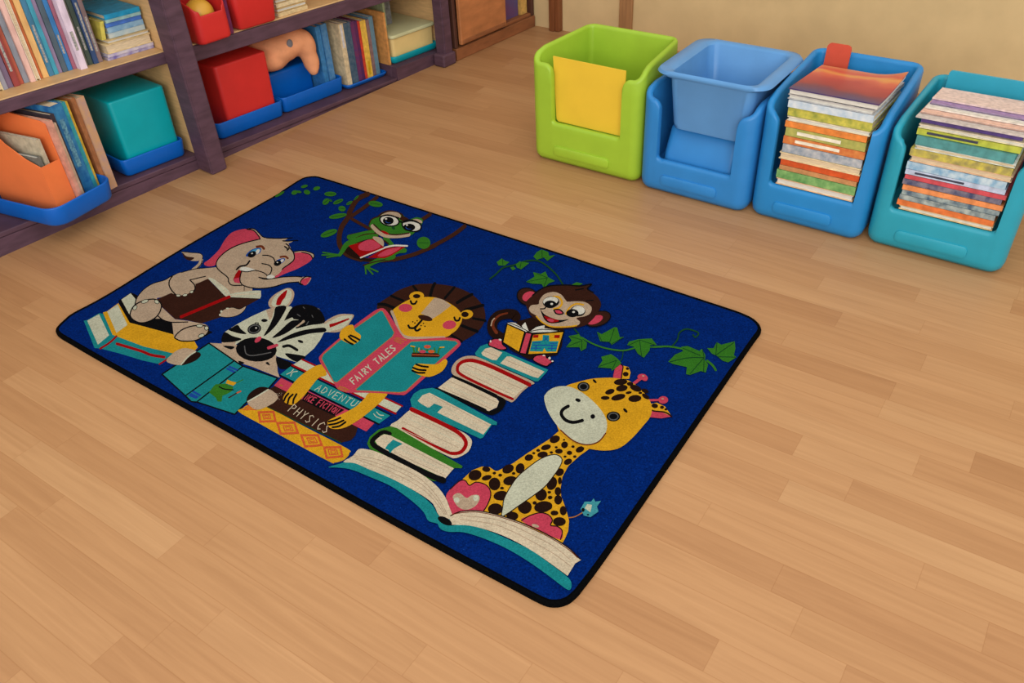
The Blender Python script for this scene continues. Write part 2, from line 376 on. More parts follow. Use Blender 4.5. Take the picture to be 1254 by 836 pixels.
E('black', 450, 650, 210, 124, 3); S('grey', 7, [(330, 615), (345, 690), (400, 712), (500, 700), (600, 680)])
E('pink', 468, 548, 42, 22, -40); S('pink', 26, [(575, 634), (660, 606)])
T(190, 415, k8)
PO('teal', 12, [(70, 360), (550, 42), (800, 215), (890, 275), (1252, 400), (1165, 500), (940, 640), (815, 770), (430, 645), (370, 640), (310, 580)])
S('black', 12, [(310, 580), (805, 225)], smooth=False); S('black', 12, [(430, 640), (895, 280)], smooth=False)
P('bblue', [(720, 305), (760, 272), (855, 312), (800, 345)]); S('teal', 7, [(735, 285), (830, 330)]); P('bblue', [(335, 582), (395, 527), (475, 572), (420, 612)]); S('teal', 7, [(370, 545), (455, 590)])
P('green', [(550, 545), (600, 480), (620, 462), (720, 455), (800, 490), (790, 530), (740, 560), (690, 580), (680, 640), (640, 640), (620, 600)]); P('yellow', [(722, 452), (740, 415), (780, 432), (838, 445), (800, 478)])
S('green', 8, [(830, 450), (900, 415)]); S('black', 9, [(655, 488), (710, 512), (800, 520)]); S('brown', 11, [(755, 600), (840, 550)]); S('orange', 13, [(840, 550), (875, 534)])
C('dbrown', [(262, 262), (300, 264), (400, 228), (462, 178), (462, 145), (420, 135), (330, 185)])
C('tan', [(116, 228), (190, 140), (270, 98), (350, 98), (414, 126), (340, 175), (262, 264)]); S('cream', 9, [(414, 128), (340, 178), (265, 262)])
# --- books under the lion
T(290, 470, k8)
C('yellow', [(20, 285), (60, 250), (110, 215), (200, 215), (310, 235), (720, 450), (1130, 660), (1150, 705), (1140, 735), (1090, 780), (1000, 805), (940, 790), (500, 555), (250, 415)], 4)
P('orange', [(55, 268), (120, 212), (205, 268)]); S('yellow', 6, [(80, 255), (190, 255)]); S('yellow', 6, [(105, 235), (160, 235)])
for o, i in (([(225, 290), (375, 285), (395, 380), (240, 385)], [(265, 315), (335, 312), (350, 355), (275, 358)]), ([(415, 400), (590, 395), (625, 500), (450, 510)], [(475, 428), (555, 425), (580, 475), (490, 480)]),
             ([(660, 525), (830, 525), (870, 625), (700, 640)], [(715, 553), (800, 550), (825, 600), (740, 605)]), ([(895, 650), (1060, 645), (1080, 740), (920, 755)], [(935, 672), (1020, 668), (1035, 718), (950, 725)])):
    S('orange', 20, o, closed=True, smooth=False); S('orange', 9, i, closed=True, smooth=False)
    cx = sum(p[0] for p in i) / 4; cy = sum(p[1] for p in i) / 4
    S('orange', 7, [(cx + (p[0] - cx) * .5, cy + (p[1] - cy) * .5) for p in i], closed=True, smooth=False)
P('brown', [(345, 42), (400, 15), (1238, 445), (1215, 525), (1170, 575), (1070, 600), (310, 232)])
S('dgreen', 7, [(310, 234), (1070, 602)], smooth=False)
T(320, 430, k8)
P('pink', [(205, 272), (1157, 735), (1075, 820), (130, 350)])
P('black', [(470, 412), (852, 600), (748, 662), (412, 500)])
text('pink', 9, 'NCE FICTION', (440, 492), (30, 14.2), (46, -52), .66)
S('ochre', 10, [(195, 345), (215, 352)])
T(); P('teal', [(342.7, 458.7), (355.9, 448.3), (478, 508.5), (464, 518.7)]); S('black', 1.6, [(342.7, 459.2), (464, 519.2)], smooth=False)
P('cream', [(358.9, 446.5), (370.2, 439.4), (492, 497), (484, 506)]); S('red', 2.0, [(358, 446.9), (484.5, 506.2)], smooth=False); S('red', 1.7, [(370, 440), (492.5, 497)], smooth=False); S('black', 1.2, [(356.5, 448.3), (479, 508.4)], smooth=False)
T(320, 430, k8)
text('cream', 7, 'ADVENTURE', (545, 397), (60, 25.5), (52, -56), .62)
T(290, 470, k8)
text('paper', 7, 'PHYSICS', (522, 276), (58, 35), (66, -68), .55)
T(320, 430, k8)
S('cream', 6, [(260, 235), (300, 215), (330, 185)]); S('cream', 6, [(300, 255), (320, 215), (370, 205)]); S('cream', 6, [(1150, 640), (1180, 670), (1230, 690)]); S('cream', 6, [(1180, 620), (1210, 650), (1250, 655)])
for i in range(12): E('paper', 165 + R_.uniform(-20, 45), 455 + R_.uniform(-30, 40), 3, 3)
T(290, 470, k8)
C('dbrown', [(100, 155), (135, 90), (220, 35), (300, 33), (332, 58), (230, 120), (120, 178)])
C('tan', [(110, 180), (220, 118), (320, 55), (395, 95), (422, 140), (380, 190), (300, 235), (220, 262), (160, 245)]); S('cream', 9, [(112, 180), (220, 118), (322, 56)])
# --- lion
T(460, 340, k8)
C('brown', [(30, 330), (30, 265), (140, 190), (230, 130), (380, 75), (520, 60), (650, 65), (820, 95), (980, 165), (1080, 260), (1115, 330), (1118, 440), (1040, 555), (880, 655), (840, 645), (700, 610), (450, 500), (200, 400)])
for q in ([(30, 270), (100, 275), (190, 310)], [(160, 185), (280, 235)], [(385, 85), (425, 135)], [(605, 58), (580, 110), (558, 190)], [(805, 98), (710, 208)], [(985, 170), (900, 215), (835, 255)], [(1098, 280), (1010, 305), (915, 330)], [(1122, 438), (1000, 415)], [(1040, 548), (960, 520), (885, 490)], [(880, 650), (780, 590)]): S('black', 22, q)
C('yellow', [(172, 345), (230, 288), (340, 225), (450, 200), (600, 200), (720, 240), (830, 310), (880, 375), (882, 440), (840, 520), (780, 570), (690, 610), (350, 612), (250, 560), (200, 450)])
E('yellow', 420, 188, 76, 48, -5); E('dbrown', 420, 188, 38, 22); E('yellow', 932, 375, 66, 46, -10); E('dbrown', 915, 375, 38, 28)
P('tan', [(600, 205), (640, 208), (700, 228), (775, 282), (660, 370), (582, 420), (520, 390), (462, 365)])
E('brown', 508, 412, 76, 28, 14); E('pink', 305, 308, 70, 42, 0); E('pink', 755, 482, 70, 45, -8)
S('black', 14, [(358, 238), (372, 265), (402, 265), (420, 240)]); S('black', 14, [(806, 405), (818, 436), (850, 436), (862, 410)])
S('black', 15, [(472, 435), (440, 470), (405, 512)]); S('black', 15, [(335, 488), (350, 512), (390, 515), (408, 500)]); S('black', 15, [(405, 505), (408, 535), (430, 540), (454, 524)])
for q in ((380, 450), (425, 440), (402, 463), (490, 466), (465, 490), (505, 496)): E('black', q[0], q[1], 8, 7)
S('tan', 20, [(165, 345), (205, 440), (250, 560), (335, 612), (520, 616), (700, 612)])
T(320, 430, k8)
C('yellow', [(222, 480), (270, 400), (370, 280), (470, 200), (560, 148), (635, 138), (662, 200), (660, 248), (590, 270), (520, 350), (450, 440), (380, 510), (320, 547), (250, 530)])
for q in ([(278, 432), (250, 465), (232, 505)], [(322, 442), (285, 480), (270, 532)], [(360, 438), (332, 490), (325, 532)]): S('black', 14, q)
C('yellow', [(678, 722), (720, 690), (830, 640), (960, 570), (1050, 490), (1110, 425), (1282, 425), (1255, 485), (1130, 600), (1000, 700), (880, 770), (780, 795), (700, 782)])
for q in ([(690, 720), (750, 705), (810, 680)], [(692, 752), (770, 738), (842, 706)], [(728, 778), (800, 765), (862, 724)]): S('black', 14, q)
T()
C('pink', [(391, 441), (394, 433), (412, 417), (432, 400), (450, 386.5), (463, 378.2), (472, 379), (483, 395), (491.2, 409), (499.6, 415), (522, 414.5), (545, 413.2), (559, 415), (564, 419.5), (561.5, 425), (543, 442), (519, 463.5), (498, 481.8), (490, 483.4), (469, 481.5), (440, 480.5), (425, 480.5), (414, 476.5), (409, 469), (400, 455)], 4)
T(380, 370, k8)
tl = [(114, 575), (135, 532), (280, 408), (450, 270), (715, 84), (742, 90), (800, 195), (860, 310), (842, 350), (560, 580), (275, 820), (240, 815), (180, 700)]
P('teal', tl); S('ochre', 6, tl, closed=True, smooth=False)
T()
tr = [(503.5, 418), (545, 416.2), (558, 417.3), (561, 420.5), (541, 438.5), (517, 460), (497, 478.8), (489, 480.5), (460, 479), (437, 478), (435.5, 476.5)]
P('teal', tr); S('ochre', .7, tr, closed=True, smooth=False)
T(380, 370, k8)
for q in ([(858, 388), (930, 422)], [(880, 362), (985, 388)], [(868, 372), (955, 408)]): S('ochre', 8, q)
T(320, 430, k8)
for q in ([(800, 362), (850, 375), (895, 398)], [(785, 375), (830, 392), (870, 408)]): S('ochre', 8, q)
T(380, 370, k8)
text('cream', 11, 'FAIRY TALES', (448, 838), (40.5, -33.5), (-46, -46), .62)
T(460, 340, k8)
P('brown', [(365, 790), (380, 762), (640, 772), (662, 800), (640, 815), (370, 812)]); S('orange', 6, [(375, 785), (650, 795)])
for q in ([(395, 760), (385, 715), (370, 700)], [(420, 765), (425, 715)], [(640, 770), (650, 730), (670, 715)], [(610, 765), (600, 720)], [(480, 765), (470, 730)], [(560, 765), (565, 735)]): S('green', 12, q)
for q in ([(360, 698), (400, 705)], [(660, 712), (700, 710)], [(440, 745), (445, 720)]): S('yellow', 10, q)
E('orange', 530, 705, 36, 18); E('pink', 530, 702, 14, 8); E('pink', 480, 755, 34, 16); E('orange', 570, 755, 34, 16); E('green', 525, 740, 18, 10)
T(380, 370, k8)
C('yellow', [(300, 330), (320, 282), (380, 240), (436, 232), (458, 290), (510, 330), (516, 362), (490, 402), (430, 432), (350, 402), (305, 370)])
for q in ([(350, 378), (390, 408), (435, 430)], [(392, 348), (425, 380), (468, 406)], [(410, 338), (460, 360), (502, 384)]): S('black', 14, q)
T(490, 440, k8)
C('yellow', [(122, 105), (165, 45), (290, 48), (385, 45), (450, -2), (478, 5), (480, 42), (440, 110), (370, 155), (290, 178), (200, 160), (140, 128)])
for q in ([(165, 50), (220, 68), (285, 76)], [(132, 84), (190, 105), (262, 110)], [(125, 114), (180, 135), (250, 136)]): S('black', 14, q)
# --- frog and its vines
T(380, 235, k8)
for w, q in ((36, [(588, 20), (480, 76), (410, 190), (385, 262), (320, 360), (295, 470), (310, 560), (380, 640), (520, 690)]), (26, [(682, 52), (560, 150), (430, 240)]), (22, [(425, 275), (560, 350), (650, 395)]), (26, [(380, 640), (560, 692), (760, 700), (980, 660), (1130, 610), (1254, 560), (1300, 530)])): S('vine', w, q)
T(440, 230, k8)
S('vine', 28, [(1080, 390), (960, 480), (760, 590), (560, 680), (350, 735)]); S('vine', 26, [(724, 270), (650, 318), (600, 350)])
T(380, 235, k8)
for a in ((282, 245, 92, 25, -10), (190, 422, 90, 32, -20), (668, 122, 74, 30, 8), (1160, 520, 70, 62, 0), (205, 20, 62, 24, 0), (160, 98, 40, 28, -40), (205, 85, 22, 10, 30), (285, 98, 55, 20, -22), (325, 170, 38, 28, 10), (400, 112, 36, 15, -30), (470, 60, 34, 10, -45)): E('green', *a); a2 = D(a[4]); S('dgreen', 5, [(a[0] - a[2] * .7 * math.cos(a2), a[1] - a[2] * .7 * math.sin(a2)), (a[0] + a[2] * .7 * math.cos(a2), a[1] + a[2] * .7 * math.sin(a2))])
T(330, 200, 11.94)
for a in ((150, 450, 78, 20, -30), (365, 425, 46, 32, -20), (430, 415, 40, 18, 10), (548, 420, 48, 34, 15), (510, 335, 52, 22, -15), (690, 365, 52, 28, -15)): E('green', *a)
T(380, 235, k8)
C('dbrown', [(340, 600), (400, 560), (520, 660), (640, 690), (790, 690), (700, 715), (520, 695), (420, 660)])
S('green', 44, [(440, 505), (370, 540), (330, 600), (300, 645)], taper=(1, .55))
for q in ([(300, 645), (130, 618)], [(300, 648), (170, 668)], [(290, 640), (120, 645)]): S('green', 13, q)
S('green', 40, [(840, 655), (720, 690), (640, 725), (575, 765)], taper=(1, .6))
for q in ([(562, 757), (570, 836)], [(585, 768), (690, 815)], [(580, 775), (640, 840)]): S('green', 14, q)
S('brown', 8, [(540, 750), (640, 720), (780, 690)])
S('brown', 40, [(640, 412), (540, 432), (400, 462)]); S('green', 28, [(640, 408), (540, 425), (400, 460)]); S('green', 36, [(400, 462), (450, 488), (470, 500)]); S('brown', 44, [(490, 490), (570, 458), (670, 452)]); S('green', 34, [(480, 490), (570, 462), (670, 452)])
S('green', 44, [(770, 470), (830, 540)]); S('brown', 14, [(760, 500), (800, 530)])
C('tan', [(640, 460), (720, 468), (752, 510), (742, 562), (680, 530)])
P('red', [(390, 550), (640, 478), (760, 570), (520, 672)]); C('pink', [(495, 545), (560, 500), (630, 490), (720, 555), (620, 600), (510, 592)])
S('green', 34, [(830, 640), (900, 605), (965, 598)]); S('green', 60, [(790, 665), (840, 655)])
P('red', [(590, 672), (760, 575), (992, 550), (830, 650), (760, 678)]); C('pink', [(690, 650), (780, 592), (930, 565), (830, 635), (740, 662)])
S('white', 12, [(515, 672), (762, 572)], smooth=False); S('white', 12, [(762, 568), (860, 548), (992, 552)])
C('green', [(600, 335), (628, 280), (700, 248), (730, 210), (820, 188), (930, 220), (1000, 280), (1090, 258), (1152, 285), (1130, 350), (1080, 400), (1030, 442), (900, 468), (780, 458), (680, 420), (622, 375)])
S('brown', 12, [(700, 248), (740, 215), (820, 195), (930, 225), (960, 280), (1000, 280)]); S('brown', 9, [(600, 335), (628, 280), (700, 250)])
E('brown', 960, 278, 50, 26, 20)
S('tan', 30, [(638, 350), (700, 412), (780, 447), (900, 450), (1005, 435)]); S('brown', 10, [(650, 332), (720, 395), (800, 430), (900, 436), (1010, 420)]); E('red', 765, 416, 42, 13, 24)
C('tan', [(715, 245), (800, 203), (900, 213), (927, 255), (880, 272), (780, 245)]); C('tan', [(1025, 295), (1080, 275), (1140, 293), (1132, 322)])
for cx, cy, rx, ry, ro in ((810, 292, 92, 48, 10), (1038, 345, 92, 50, 12)): E('black', cx, cy, rx + 16, ry + 14, ro); E('white', cx, cy, rx, ry, ro)
E('black', 798, 295, 56, 40, 0); E('bblue', 800, 300, 30, 18); E('black', 806, 292, 34, 22); E('white', 775, 275, 12, 8)
E('black', 1012, 362, 62, 38, 0); E('bblue', 1010, 365, 34, 18); E('black', 1018, 358, 36, 20); E('white', 990, 338, 12, 8)
S('black', 10, [(720, 250), (800, 238), (905, 265)]); S('black', 10, [(955, 310), (1040, 295), (1130, 325)]); S('black', 14, [(910, 300), (945, 312)]); E('dgreen', 850, 368, 20, 14, 40)
# --- vines round the monkey
T(600, 295, k10)
S('dgreen', 14, [(0, 482), (70, 430), (170, 340), (300, 310), (450, 258), (600, 250), (720, 310), (850, 430), (930, 552)])
lv = ([(85, 270), (150, 222), (190, 250), (250, 268), (190, 315), (110, 312)], [(330, 300), (380, 258), (430, 270), (505, 280), (400, 362), (345, 340)], [(555, 200), (600, 140), (660, 108), (745, 140), (760, 190), (835, 178), (735, 255), (690, 210), (600, 240)],
      [(462, 522), (570, 455), (552, 398), (650, 420), (712, 388), (742, 460), (832, 512), (755, 540), (692, 602), (662, 550), (540, 545)], [(1040, 560), (1110, 525), (1190, 545), (1150, 565)], [(260, 340), (300, 325), (330, 355), (290, 375)])
for q in lv: P('green', q)
for q in ([(160, 230), (165, 300)], [(400, 265), (385, 345)], [(665, 115), (670, 235)], [(480, 520), (740, 470)], [(600, 415), (735, 470)], [(735, 470), (690, 585)]): S('dgreen', 7, q)
T(690, 385, k10)
S('green', 14, [(230, 290), (380, 375), (560, 435), (760, 460), (900, 430)]); S('green', 14, [(1100, 415), (1254, 415)]); S('dgreen', 16, [(140, 185), (195, 245)]); S('dgreen', 8, [(765, 470), (750, 560), (720, 600)])
for q in ([(32, 418), (105, 330), (62, 275), (200, 250), (240, 310), (302, 360), (292, 430), (225, 468), (205, 418)], [(428, 220), (490, 250), (650, 162), (688, 165), (722, 290), (778, 285), (620, 388), (590, 350), (470, 342)],
          [(815, 390), (840, 345), (960, 315), (1130, 305), (1195, 390), (1112, 390), (1102, 460), (1030, 552), (950, 500), (900, 410)], [(440, 675), (500, 590), (482, 540), (610, 505), (690, 560), (742, 620), (660, 692), (620, 720), (610, 688)]): P('green', q)
for q in ([(45, 410), (235, 335)], [(235, 330), (235, 450)], [(90, 280), (235, 325)], [(650, 180), (590, 360)], [(445, 240), (490, 340)], [(610, 380), (760, 295)], [(975, 325), (1000, 540)], [(840, 390), (970, 330)], [(975, 325), (1170, 390)], [(455, 665), (680, 585)], [(680, 585), (625, 700)]): S('dgreen', 8, q)
T(800, 385, k10)
S('green', 16, [(0, 415), (200, 408), (380, 440), (460, 470)]); S('dgreen', 13, [(245, 400), (310, 320), (335, 230), (420, 185), (520, 205), (580, 240), (540, 290), (510, 260)])
for q in ([(192, 602), (280, 510), (380, 470), (358, 412), (440, 402), (590, 465), (620, 438), (668, 520), (662, 580), (702, 640), (672, 742), (610, 722), (470, 772), (420, 762), (430, 672), (250, 632)], [(688, 428), (770, 430), (812, 352), (870, 385), (1042, 342), (1052, 430), (1032, 520), (1065, 545), (960, 612), (890, 592), (810, 525), (750, 500)]): P('green', q)
S('green', 20, [(690, 590), (760, 650), (800, 710)])
for q in ([(215, 605), (440, 555), (650, 550)], [(380, 430), (600, 525)], [(650, 550), (470, 760)], [(650, 550), (645, 730)], [(630, 450), (650, 540)], [(800, 520), (1030, 360)], [(815, 360), (800, 515)], [(830, 540), (1050, 545)]): S('dgreen', 9, q)
# --- book tower on the right
T(550, 410, k8)
P('teal', [(265, 185), (320, 115), (390, 90), (560, 165), (1015, 355), (990, 390), (910, 475), (880, 475), (480, 300), (330, 240), (275, 212)])
P('paper', [(330, 185), (370, 140), (430, 125), (545, 180), (485, 258), (440, 255), (345, 210)]); P('paper', [(525, 290), (590, 220), (630, 220), (975, 375), (910, 440), (860, 428)])
C('tan', [(22, 365), (58, 282), (140, 225), (240, 213), (330, 240), (600, 362), (862, 480), (825, 518), (740, 590), (655, 682), (590, 668), (320, 540), (70, 425)])
P('paper', catmull([(120, 400), (90, 340), (130, 285), (200, 265), (300, 280), (480, 350), (800, 510)], False) + [(650, 650)])
S('red', 30, [(650, 655), (430, 558), (130, 410), (85, 340), (120, 285), (200, 260), (300, 275), (480, 345), (822, 508)], taper=(.6, 1))
T(490, 440, k8)
P('paper', [(388, 290), (525, 185), (560, 190), (960, 370), (1012, 430), (990, 490), (910, 528), (850, 512)])
S('black', 26, [(540, 172), (750, 265), (980, 375)], taper=(.7, 1.1)); S('black', 30, [(372, 300), (620, 410), (865, 525)], taper=(.6, 1.1))
C('black', [(955, 362), (1030, 382), (1082, 425), (1045, 510), (950, 568), (860, 545), (835, 510), (905, 530), (985, 497), (1010, 440), (1000, 400)])
P('teal', [(103, 410), (140, 350), (210, 305), (330, 290), (390, 310), (992, 640), (990, 672), (940, 668), (848, 800), (820, 810), (120, 492)])
P('paper', [(180, 422), (230, 365), (300, 340), (360, 370), (932, 665), (852, 768), (380, 542), (440, 485), (350, 450), (300, 490), (280, 490), (210, 450)])
T(430, 500, k8)
P('paper', catmull([(402, 172), (480, 120), (615, 8), (700, 40), (1100, 220), (1210, 290), (1237, 350), (1200, 440), (1120, 490), (1060, 507), (980, 482), (480, 232)], True, 3))
S('red', 36, [(620, 8), (860, 120), (1060, 222), (1152, 300), (1175, 370), (1130, 440), (1060, 460), (980, 442), (760, 330), (530, 205)], taper=(.9, .6))
P('green', [(163, 360), (190, 290), (280, 215), (400, 180), (470, 200), (1142, 590), (1130, 612), (1060, 608), (950, 717), (940, 748), (840, 742), (190, 412)])
P('paper', [(245, 332), (280, 290), (340, 263), (400, 275), (1052, 612), (962, 717), (430, 472), (290, 402)])
S('black', 42, [(400, 258), (340, 240), (280, 270), (215, 345), (300, 420), (600, 580), (800, 680), (942, 735)], taper=(.6, 1.1))
P('teal', [(430, 318), (528, 362), (440, 410), (400, 455), (380, 425), (345, 412), (375, 368)])
# page lines of the book tower
WF[0] = 1.0
for (tx, ty), segs in (((550, 410), [((575, 255), (935, 400)), ((590, 235), (960, 378)), ((360, 165), (505, 222)), ((140, 330), (700, 590)), ((170, 300), (740, 550)), ((240, 300), (770, 525)), ((120, 365), (670, 620))]),
                       ((490, 440), [((430, 285), (930, 505)), ((460, 255), (970, 480)), ((500, 220), (985, 440)), ((250, 370), (880, 720)), ((330, 370), (915, 680)), ((450, 530), (870, 735))]),
                       ((430, 500), [((520, 130), (1100, 400)), ((560, 90), (1120, 350)), ((600, 50), (1130, 300)), ((450, 180), (1020, 440)), ((440, 445), (970, 690)), ((470, 400), (1000, 660)), ((560, 390), (1030, 630)), ((300, 300), (400, 350))])):
    T(tx, ty, k8)
    for k, (p, q) in enumerate(segs): S('cream' if k % 2 else 'tan', 6, [p, q], smooth=False)
WF[0] = 1.42
# --- giraffe body
T()
P('yellow', [(686, 526), (672.2, 537.9), (645.9, 554.7), (627.9, 567.2), (610, 576.2), (606.6, 576.5), (599.4, 571.7), (589.8, 571.1), (577.8, 575.9), (567.1, 586), (553.9, 623.7), (552.2, 632), (600, 650), (689.3, 664), (692, 659), (695.8, 650.2), (696.9, 637.3), (693.6, 624.4), (687.1, 607), (686.6, 596.6), (688.9, 583.4), (696.1, 570.2), (709.3, 558.3), (721.8, 549.3), (740, 530), (720, 515)])
T(610, 520, k8)
for a in ((580, 148, 55, 38, -20), (490, 230, 52, 28, -15), (680, 205, 36, 34, -40), (455, 305, 54, 32, -8), (622, 270, 40, 26, 0), (838, 252, 46, 30, -22), (730, 287, 28, 22, 0), (715, 378, 44, 30, -25), (630, 485, 46, 38, -30), (315, 335, 45, 33, -15), (225, 445, 45, 54, 20), (102, 452, 62, 44, -25), (550, 600, 52, 70, 20), (632, 572, 20, 38, 0), (125, 572, 72, 46, -10), (440, 715, 60, 62, 10), (612, 680, 34, 44, 0), (615, 775, 36, 42, 0), (40, 725, 62, 50, -10), (480, 836, 75, 46, 0)): E('dbrown', *a)
for q in ((675, 153, 12), (595, 230, 16), (767, 223, 18), (545, 283, 18), (685, 325, 16), (785, 325, 18), (365, 290, 16), (410, 262, 20), (25, 515, 18), (160, 498, 16), (38, 648, 18), (525, 690, 18), (533, 743, 24), (375, 800, 20)): E('dbrown', q[0], q[1], q[2], q[2] * .75)
T(530, 540, k8)
for a in ((432, 348, 68, 54, -15), (547, 287, 42, 28, 10), (552, 374, 52, 26, -15), (632, 438, 60, 66, 0), (790, 405, 70, 46, -10), (695, 557, 74, 48, -10), (640, 695, 76, 55, 0), (945, 680, 66, 64, -20), (1135, 670, 90, 52, -10), (1240, 735, 34, 26, 0), (810, 765, 60, 45, 20)): E('dbrown', *a)
for q in ((630, 327, 18), (690, 348, 20), (828, 330, 18), (710, 480, 18), (1043, 632, 22), (1200, 578, 22), (1190, 522, 16)): E('dbrown', q[0], q[1], q[2], q[2] * .8)
T(535, 610, k7)
for a in ((750, 75, 60, 54, 0), (905, 72, 76, 48, -10), (500, 90, 62, 48, 0), (645, 150, 50, 35, 0), (1005, 125, 32, 20, 0), (1045, 198, 55, 38, 0), (1078, 105, 30, 40, 0), (1035, 12, 34, 40, 0), (835, 38, 15, 14, 0)): E('dbrown', *a)
T(610, 520, k8)
be = [(36, 935), (48, 836), (60, 760), (110, 660), (200, 530), (330, 420), (450, 340), (560, 305), (625, 318), (655, 360), (630, 430), (570, 520), (470, 640), (330, 745), (200, 836), (100, 905)]
C('cream', be); S('dbrown', 7, be, closed=True)
T(535, 610, k7)
C('pink', [(722, 190), (790, 148), (880, 123), (950, 140), (985, 185), (970, 230), (1030, 240), (1070, 280), (1055, 350), (900, 285)]); S('dbrown', 7, [(722, 190), (790, 148), (880, 123), (950, 140), (985, 185), (970, 230), (1030, 240), (1070, 280), (1055, 350)]); E('tan', 840, 234, 32, 14, 15)
S('ochre', 6, [(1128, 165), (1180, 155), (1240, 122)])
T(); P('teal2', [(711, 623), (716, 614), (724, 614), (727, 610), (729, 614), (736, 613), (731, 620), (733, 626), (723, 633), (715, 631)]); P('cream', [(716, 622), (719, 617), (725, 618), (723, 627)]); E('black', 714, 624, 2, 2.5); E('black', 720, 630, 1.5, 1)
T(530, 540, k8)
hf = [(135, 565), (180, 490), (270, 410), (330, 402), (375, 452), (440, 420), (530, 440), (582, 490), (592, 560), (560, 650), (510, 722), (350, 722), (180, 755), (165, 650)]
C('pink', hf); S('dbrown', 8, [(180, 490), (270, 410), (330, 402), (375, 452), (440, 420), (530, 440), (582, 490), (592, 560), (560, 650), (515, 720)])
C('tan', [(205, 580), (230, 540), (280, 533), (345, 580), (400, 553), (468, 552), (478, 600), (430, 668), (340, 702), (255, 668)]); E('cream', 245, 602, 30, 28); E('cream', 442, 582, 30, 32)
# --- open book at the bottom
T(395, 540, k8)
C('teal', [(60, 266), (180, 230), (260, 208), (360, 225), (500, 280), (720, 385), (980, 535), (1120, 650), (1200, 770), (1330, 790), (1300, 850), (1220, 850), (1150, 836), (1080, 810), (1030, 720), (900, 600), (700, 460), (500, 372), (300, 292), (160, 270)])
pl = [(212, 212), (310, 150), (370, 82), (450, 82), (570, 115), (760, 205), (1000, 330), (1160, 450), (1254, 570), (1300, 680), (1330, 790), (1200, 770), (1130, 640), (980, 530), (700, 380), (480, 290), (330, 225)]
P('paper', catmull(pl, True, 3))
for d_ in (.25, .5, .75):
    S('tan', 5, [(310 + 40 * (1 - d_) , 180 - 70 * d_ + 20), (560, 150 + 150 * (1 - d_)), (780, 225 + 170 * (1 - d_)), (1010, 350 + 175 * (1 - d_)), (1200 - 60 * (1 - d_), 560 + 80 * (1 - d_)), (1290 - 60 * (1 - d_), 750)])
T(535, 610, k7)
C('teal', [(0, 195), (0, 160), (60, 220), (130, 232), (230, 220), (400, 262), (600, 345), (800, 440), (960, 553), (1100, 658), (1146, 715), (1140, 775), (1100, 770), (980, 680), (800, 550), (600, 430), (400, 342), (230, 290), (100, 285), (30, 258)])
P('paper', catmull([(120, 145), (200, 118), (330, 110), (470, 128), (640, 178), (820, 258), (1000, 348), (1140, 438)], False) + [(1230, 525), (1180, 555), (1115, 660)] + catmull([(980, 562), (820, 452), (640, 352), (470, 282), (300, 236), (180, 226), (100, 225)], False))
for d_ in (.3, .6):
    S('tan', 5, [(200, 118 + 100 * d_), (470, 128 + 150 * d_), (640, 178 + 170 * d_), (820, 258 + 190 * d_), (1000, 348 + 210 * d_), (1140, 470 + 180 * d_)])
E('black', 68, 192, 66, 30, 27)
S('dbrown', 7, [(118, 148), (200, 113), (330, 105), (480, 130), (660, 185), (840, 258), (1000, 342), (1130, 428), (1222, 518)]); S('rust', 5, [(125, 140), (200, 124), (330, 117), (480, 142), (660, 198), (840, 272), (1000, 355), (1130, 442), (1200, 505)])
# --- giraffe head
T(655, 440, k7)
P('pink', [(670, 165), (668, 140), (682, 80), (732, 40), (752, 55), (748, 110), (738, 170)]); P('yellow', [(752, 52), (800, 65), (817, 110), (805, 165), (742, 165)]); S('dbrown', 7, [(735, 42), (752, 60), (745, 110), (738, 165)]); E('dbrown', 775, 125, 25, 20); E('dbrown', 790, 78, 14, 12)
S('pink', 22, [(835, 212), (898, 165)]); E('pink', 915, 148, 40, 26); E('pink', 940, 160, 24, 24); E('tan', 925, 140, 10, 6)
S('pink', 16, [(975, 347), (1050, 346)]); E('pink', 1095, 345, 42, 32); E('tan', 1090, 335, 10, 6)
P('yellow', [(960, 400), (985, 380), (1040, 368), (1110, 400), (1170, 488), (1100, 470), (950, 425)]); P('pink', [(942, 400), (1000, 435), (1090, 452), (1168, 486), (1080, 502), (980, 492), (945, 455)]); S('dbrown', 9, [(948, 405), (1010, 438), (1110, 450), (1168, 486)]); E('dbrown', 1023, 395, 28, 20, 10); E('dbrown', 1085, 408, 18, 14); E('dbrown', 1118, 425, 14, 10)
C('yellow', [(270, 225), (340, 200), (480, 165), (620, 155), (700, 160), (800, 180), (900, 250), (985, 360), (992, 470), (920, 570), (820, 680), (720, 755), (600, 777), (470, 762), (400, 740), (200, 600), (180, 300)])
C('cream', [(80, 340), (95, 290), (150, 245), (230, 227), (320, 240), (430, 300), (540, 400), (600, 490), (616, 560), (600, 630), (540, 700), (440, 723), (330, 690), (220, 600), (120, 460)])
S('rust', 8, [(220, 603), (330, 694), (440, 727), (540, 703), (604, 630)])
for cx, cy, rx, ry in ((415, 232, 53, 41), (670, 486, 59, 43)): E('black', cx, cy, rx, ry); ES('grey', 8, cx, cy, rx * .68, ry * .68)
E('black', 368, 347, 24, 15, 20); E('black', 494, 486, 20, 20); S('black', 20, [(285, 398), (238, 428), (227, 470), (265, 518), (330, 536), (405, 520)])
E('black', 510, 185, 22, 10, 45); E('black', 772, 435, 24, 12, 45)
for a in ((732, 192, 58, 27, -5), (640, 275, 42, 22, -18), (742, 245, 50, 28, -10), (600, 328, 38, 17, 0), (712, 322, 62, 26, -14), (800, 283, 26, 12, -10), (853, 333, 56, 30, -5), (860, 245, 52, 26, 22), (940, 268, 32, 18, 20), (945, 315, 36, 18, 35), (812, 208, 28, 17, 0), (900, 285, 16, 10, 0)): E('dbrown', *a)
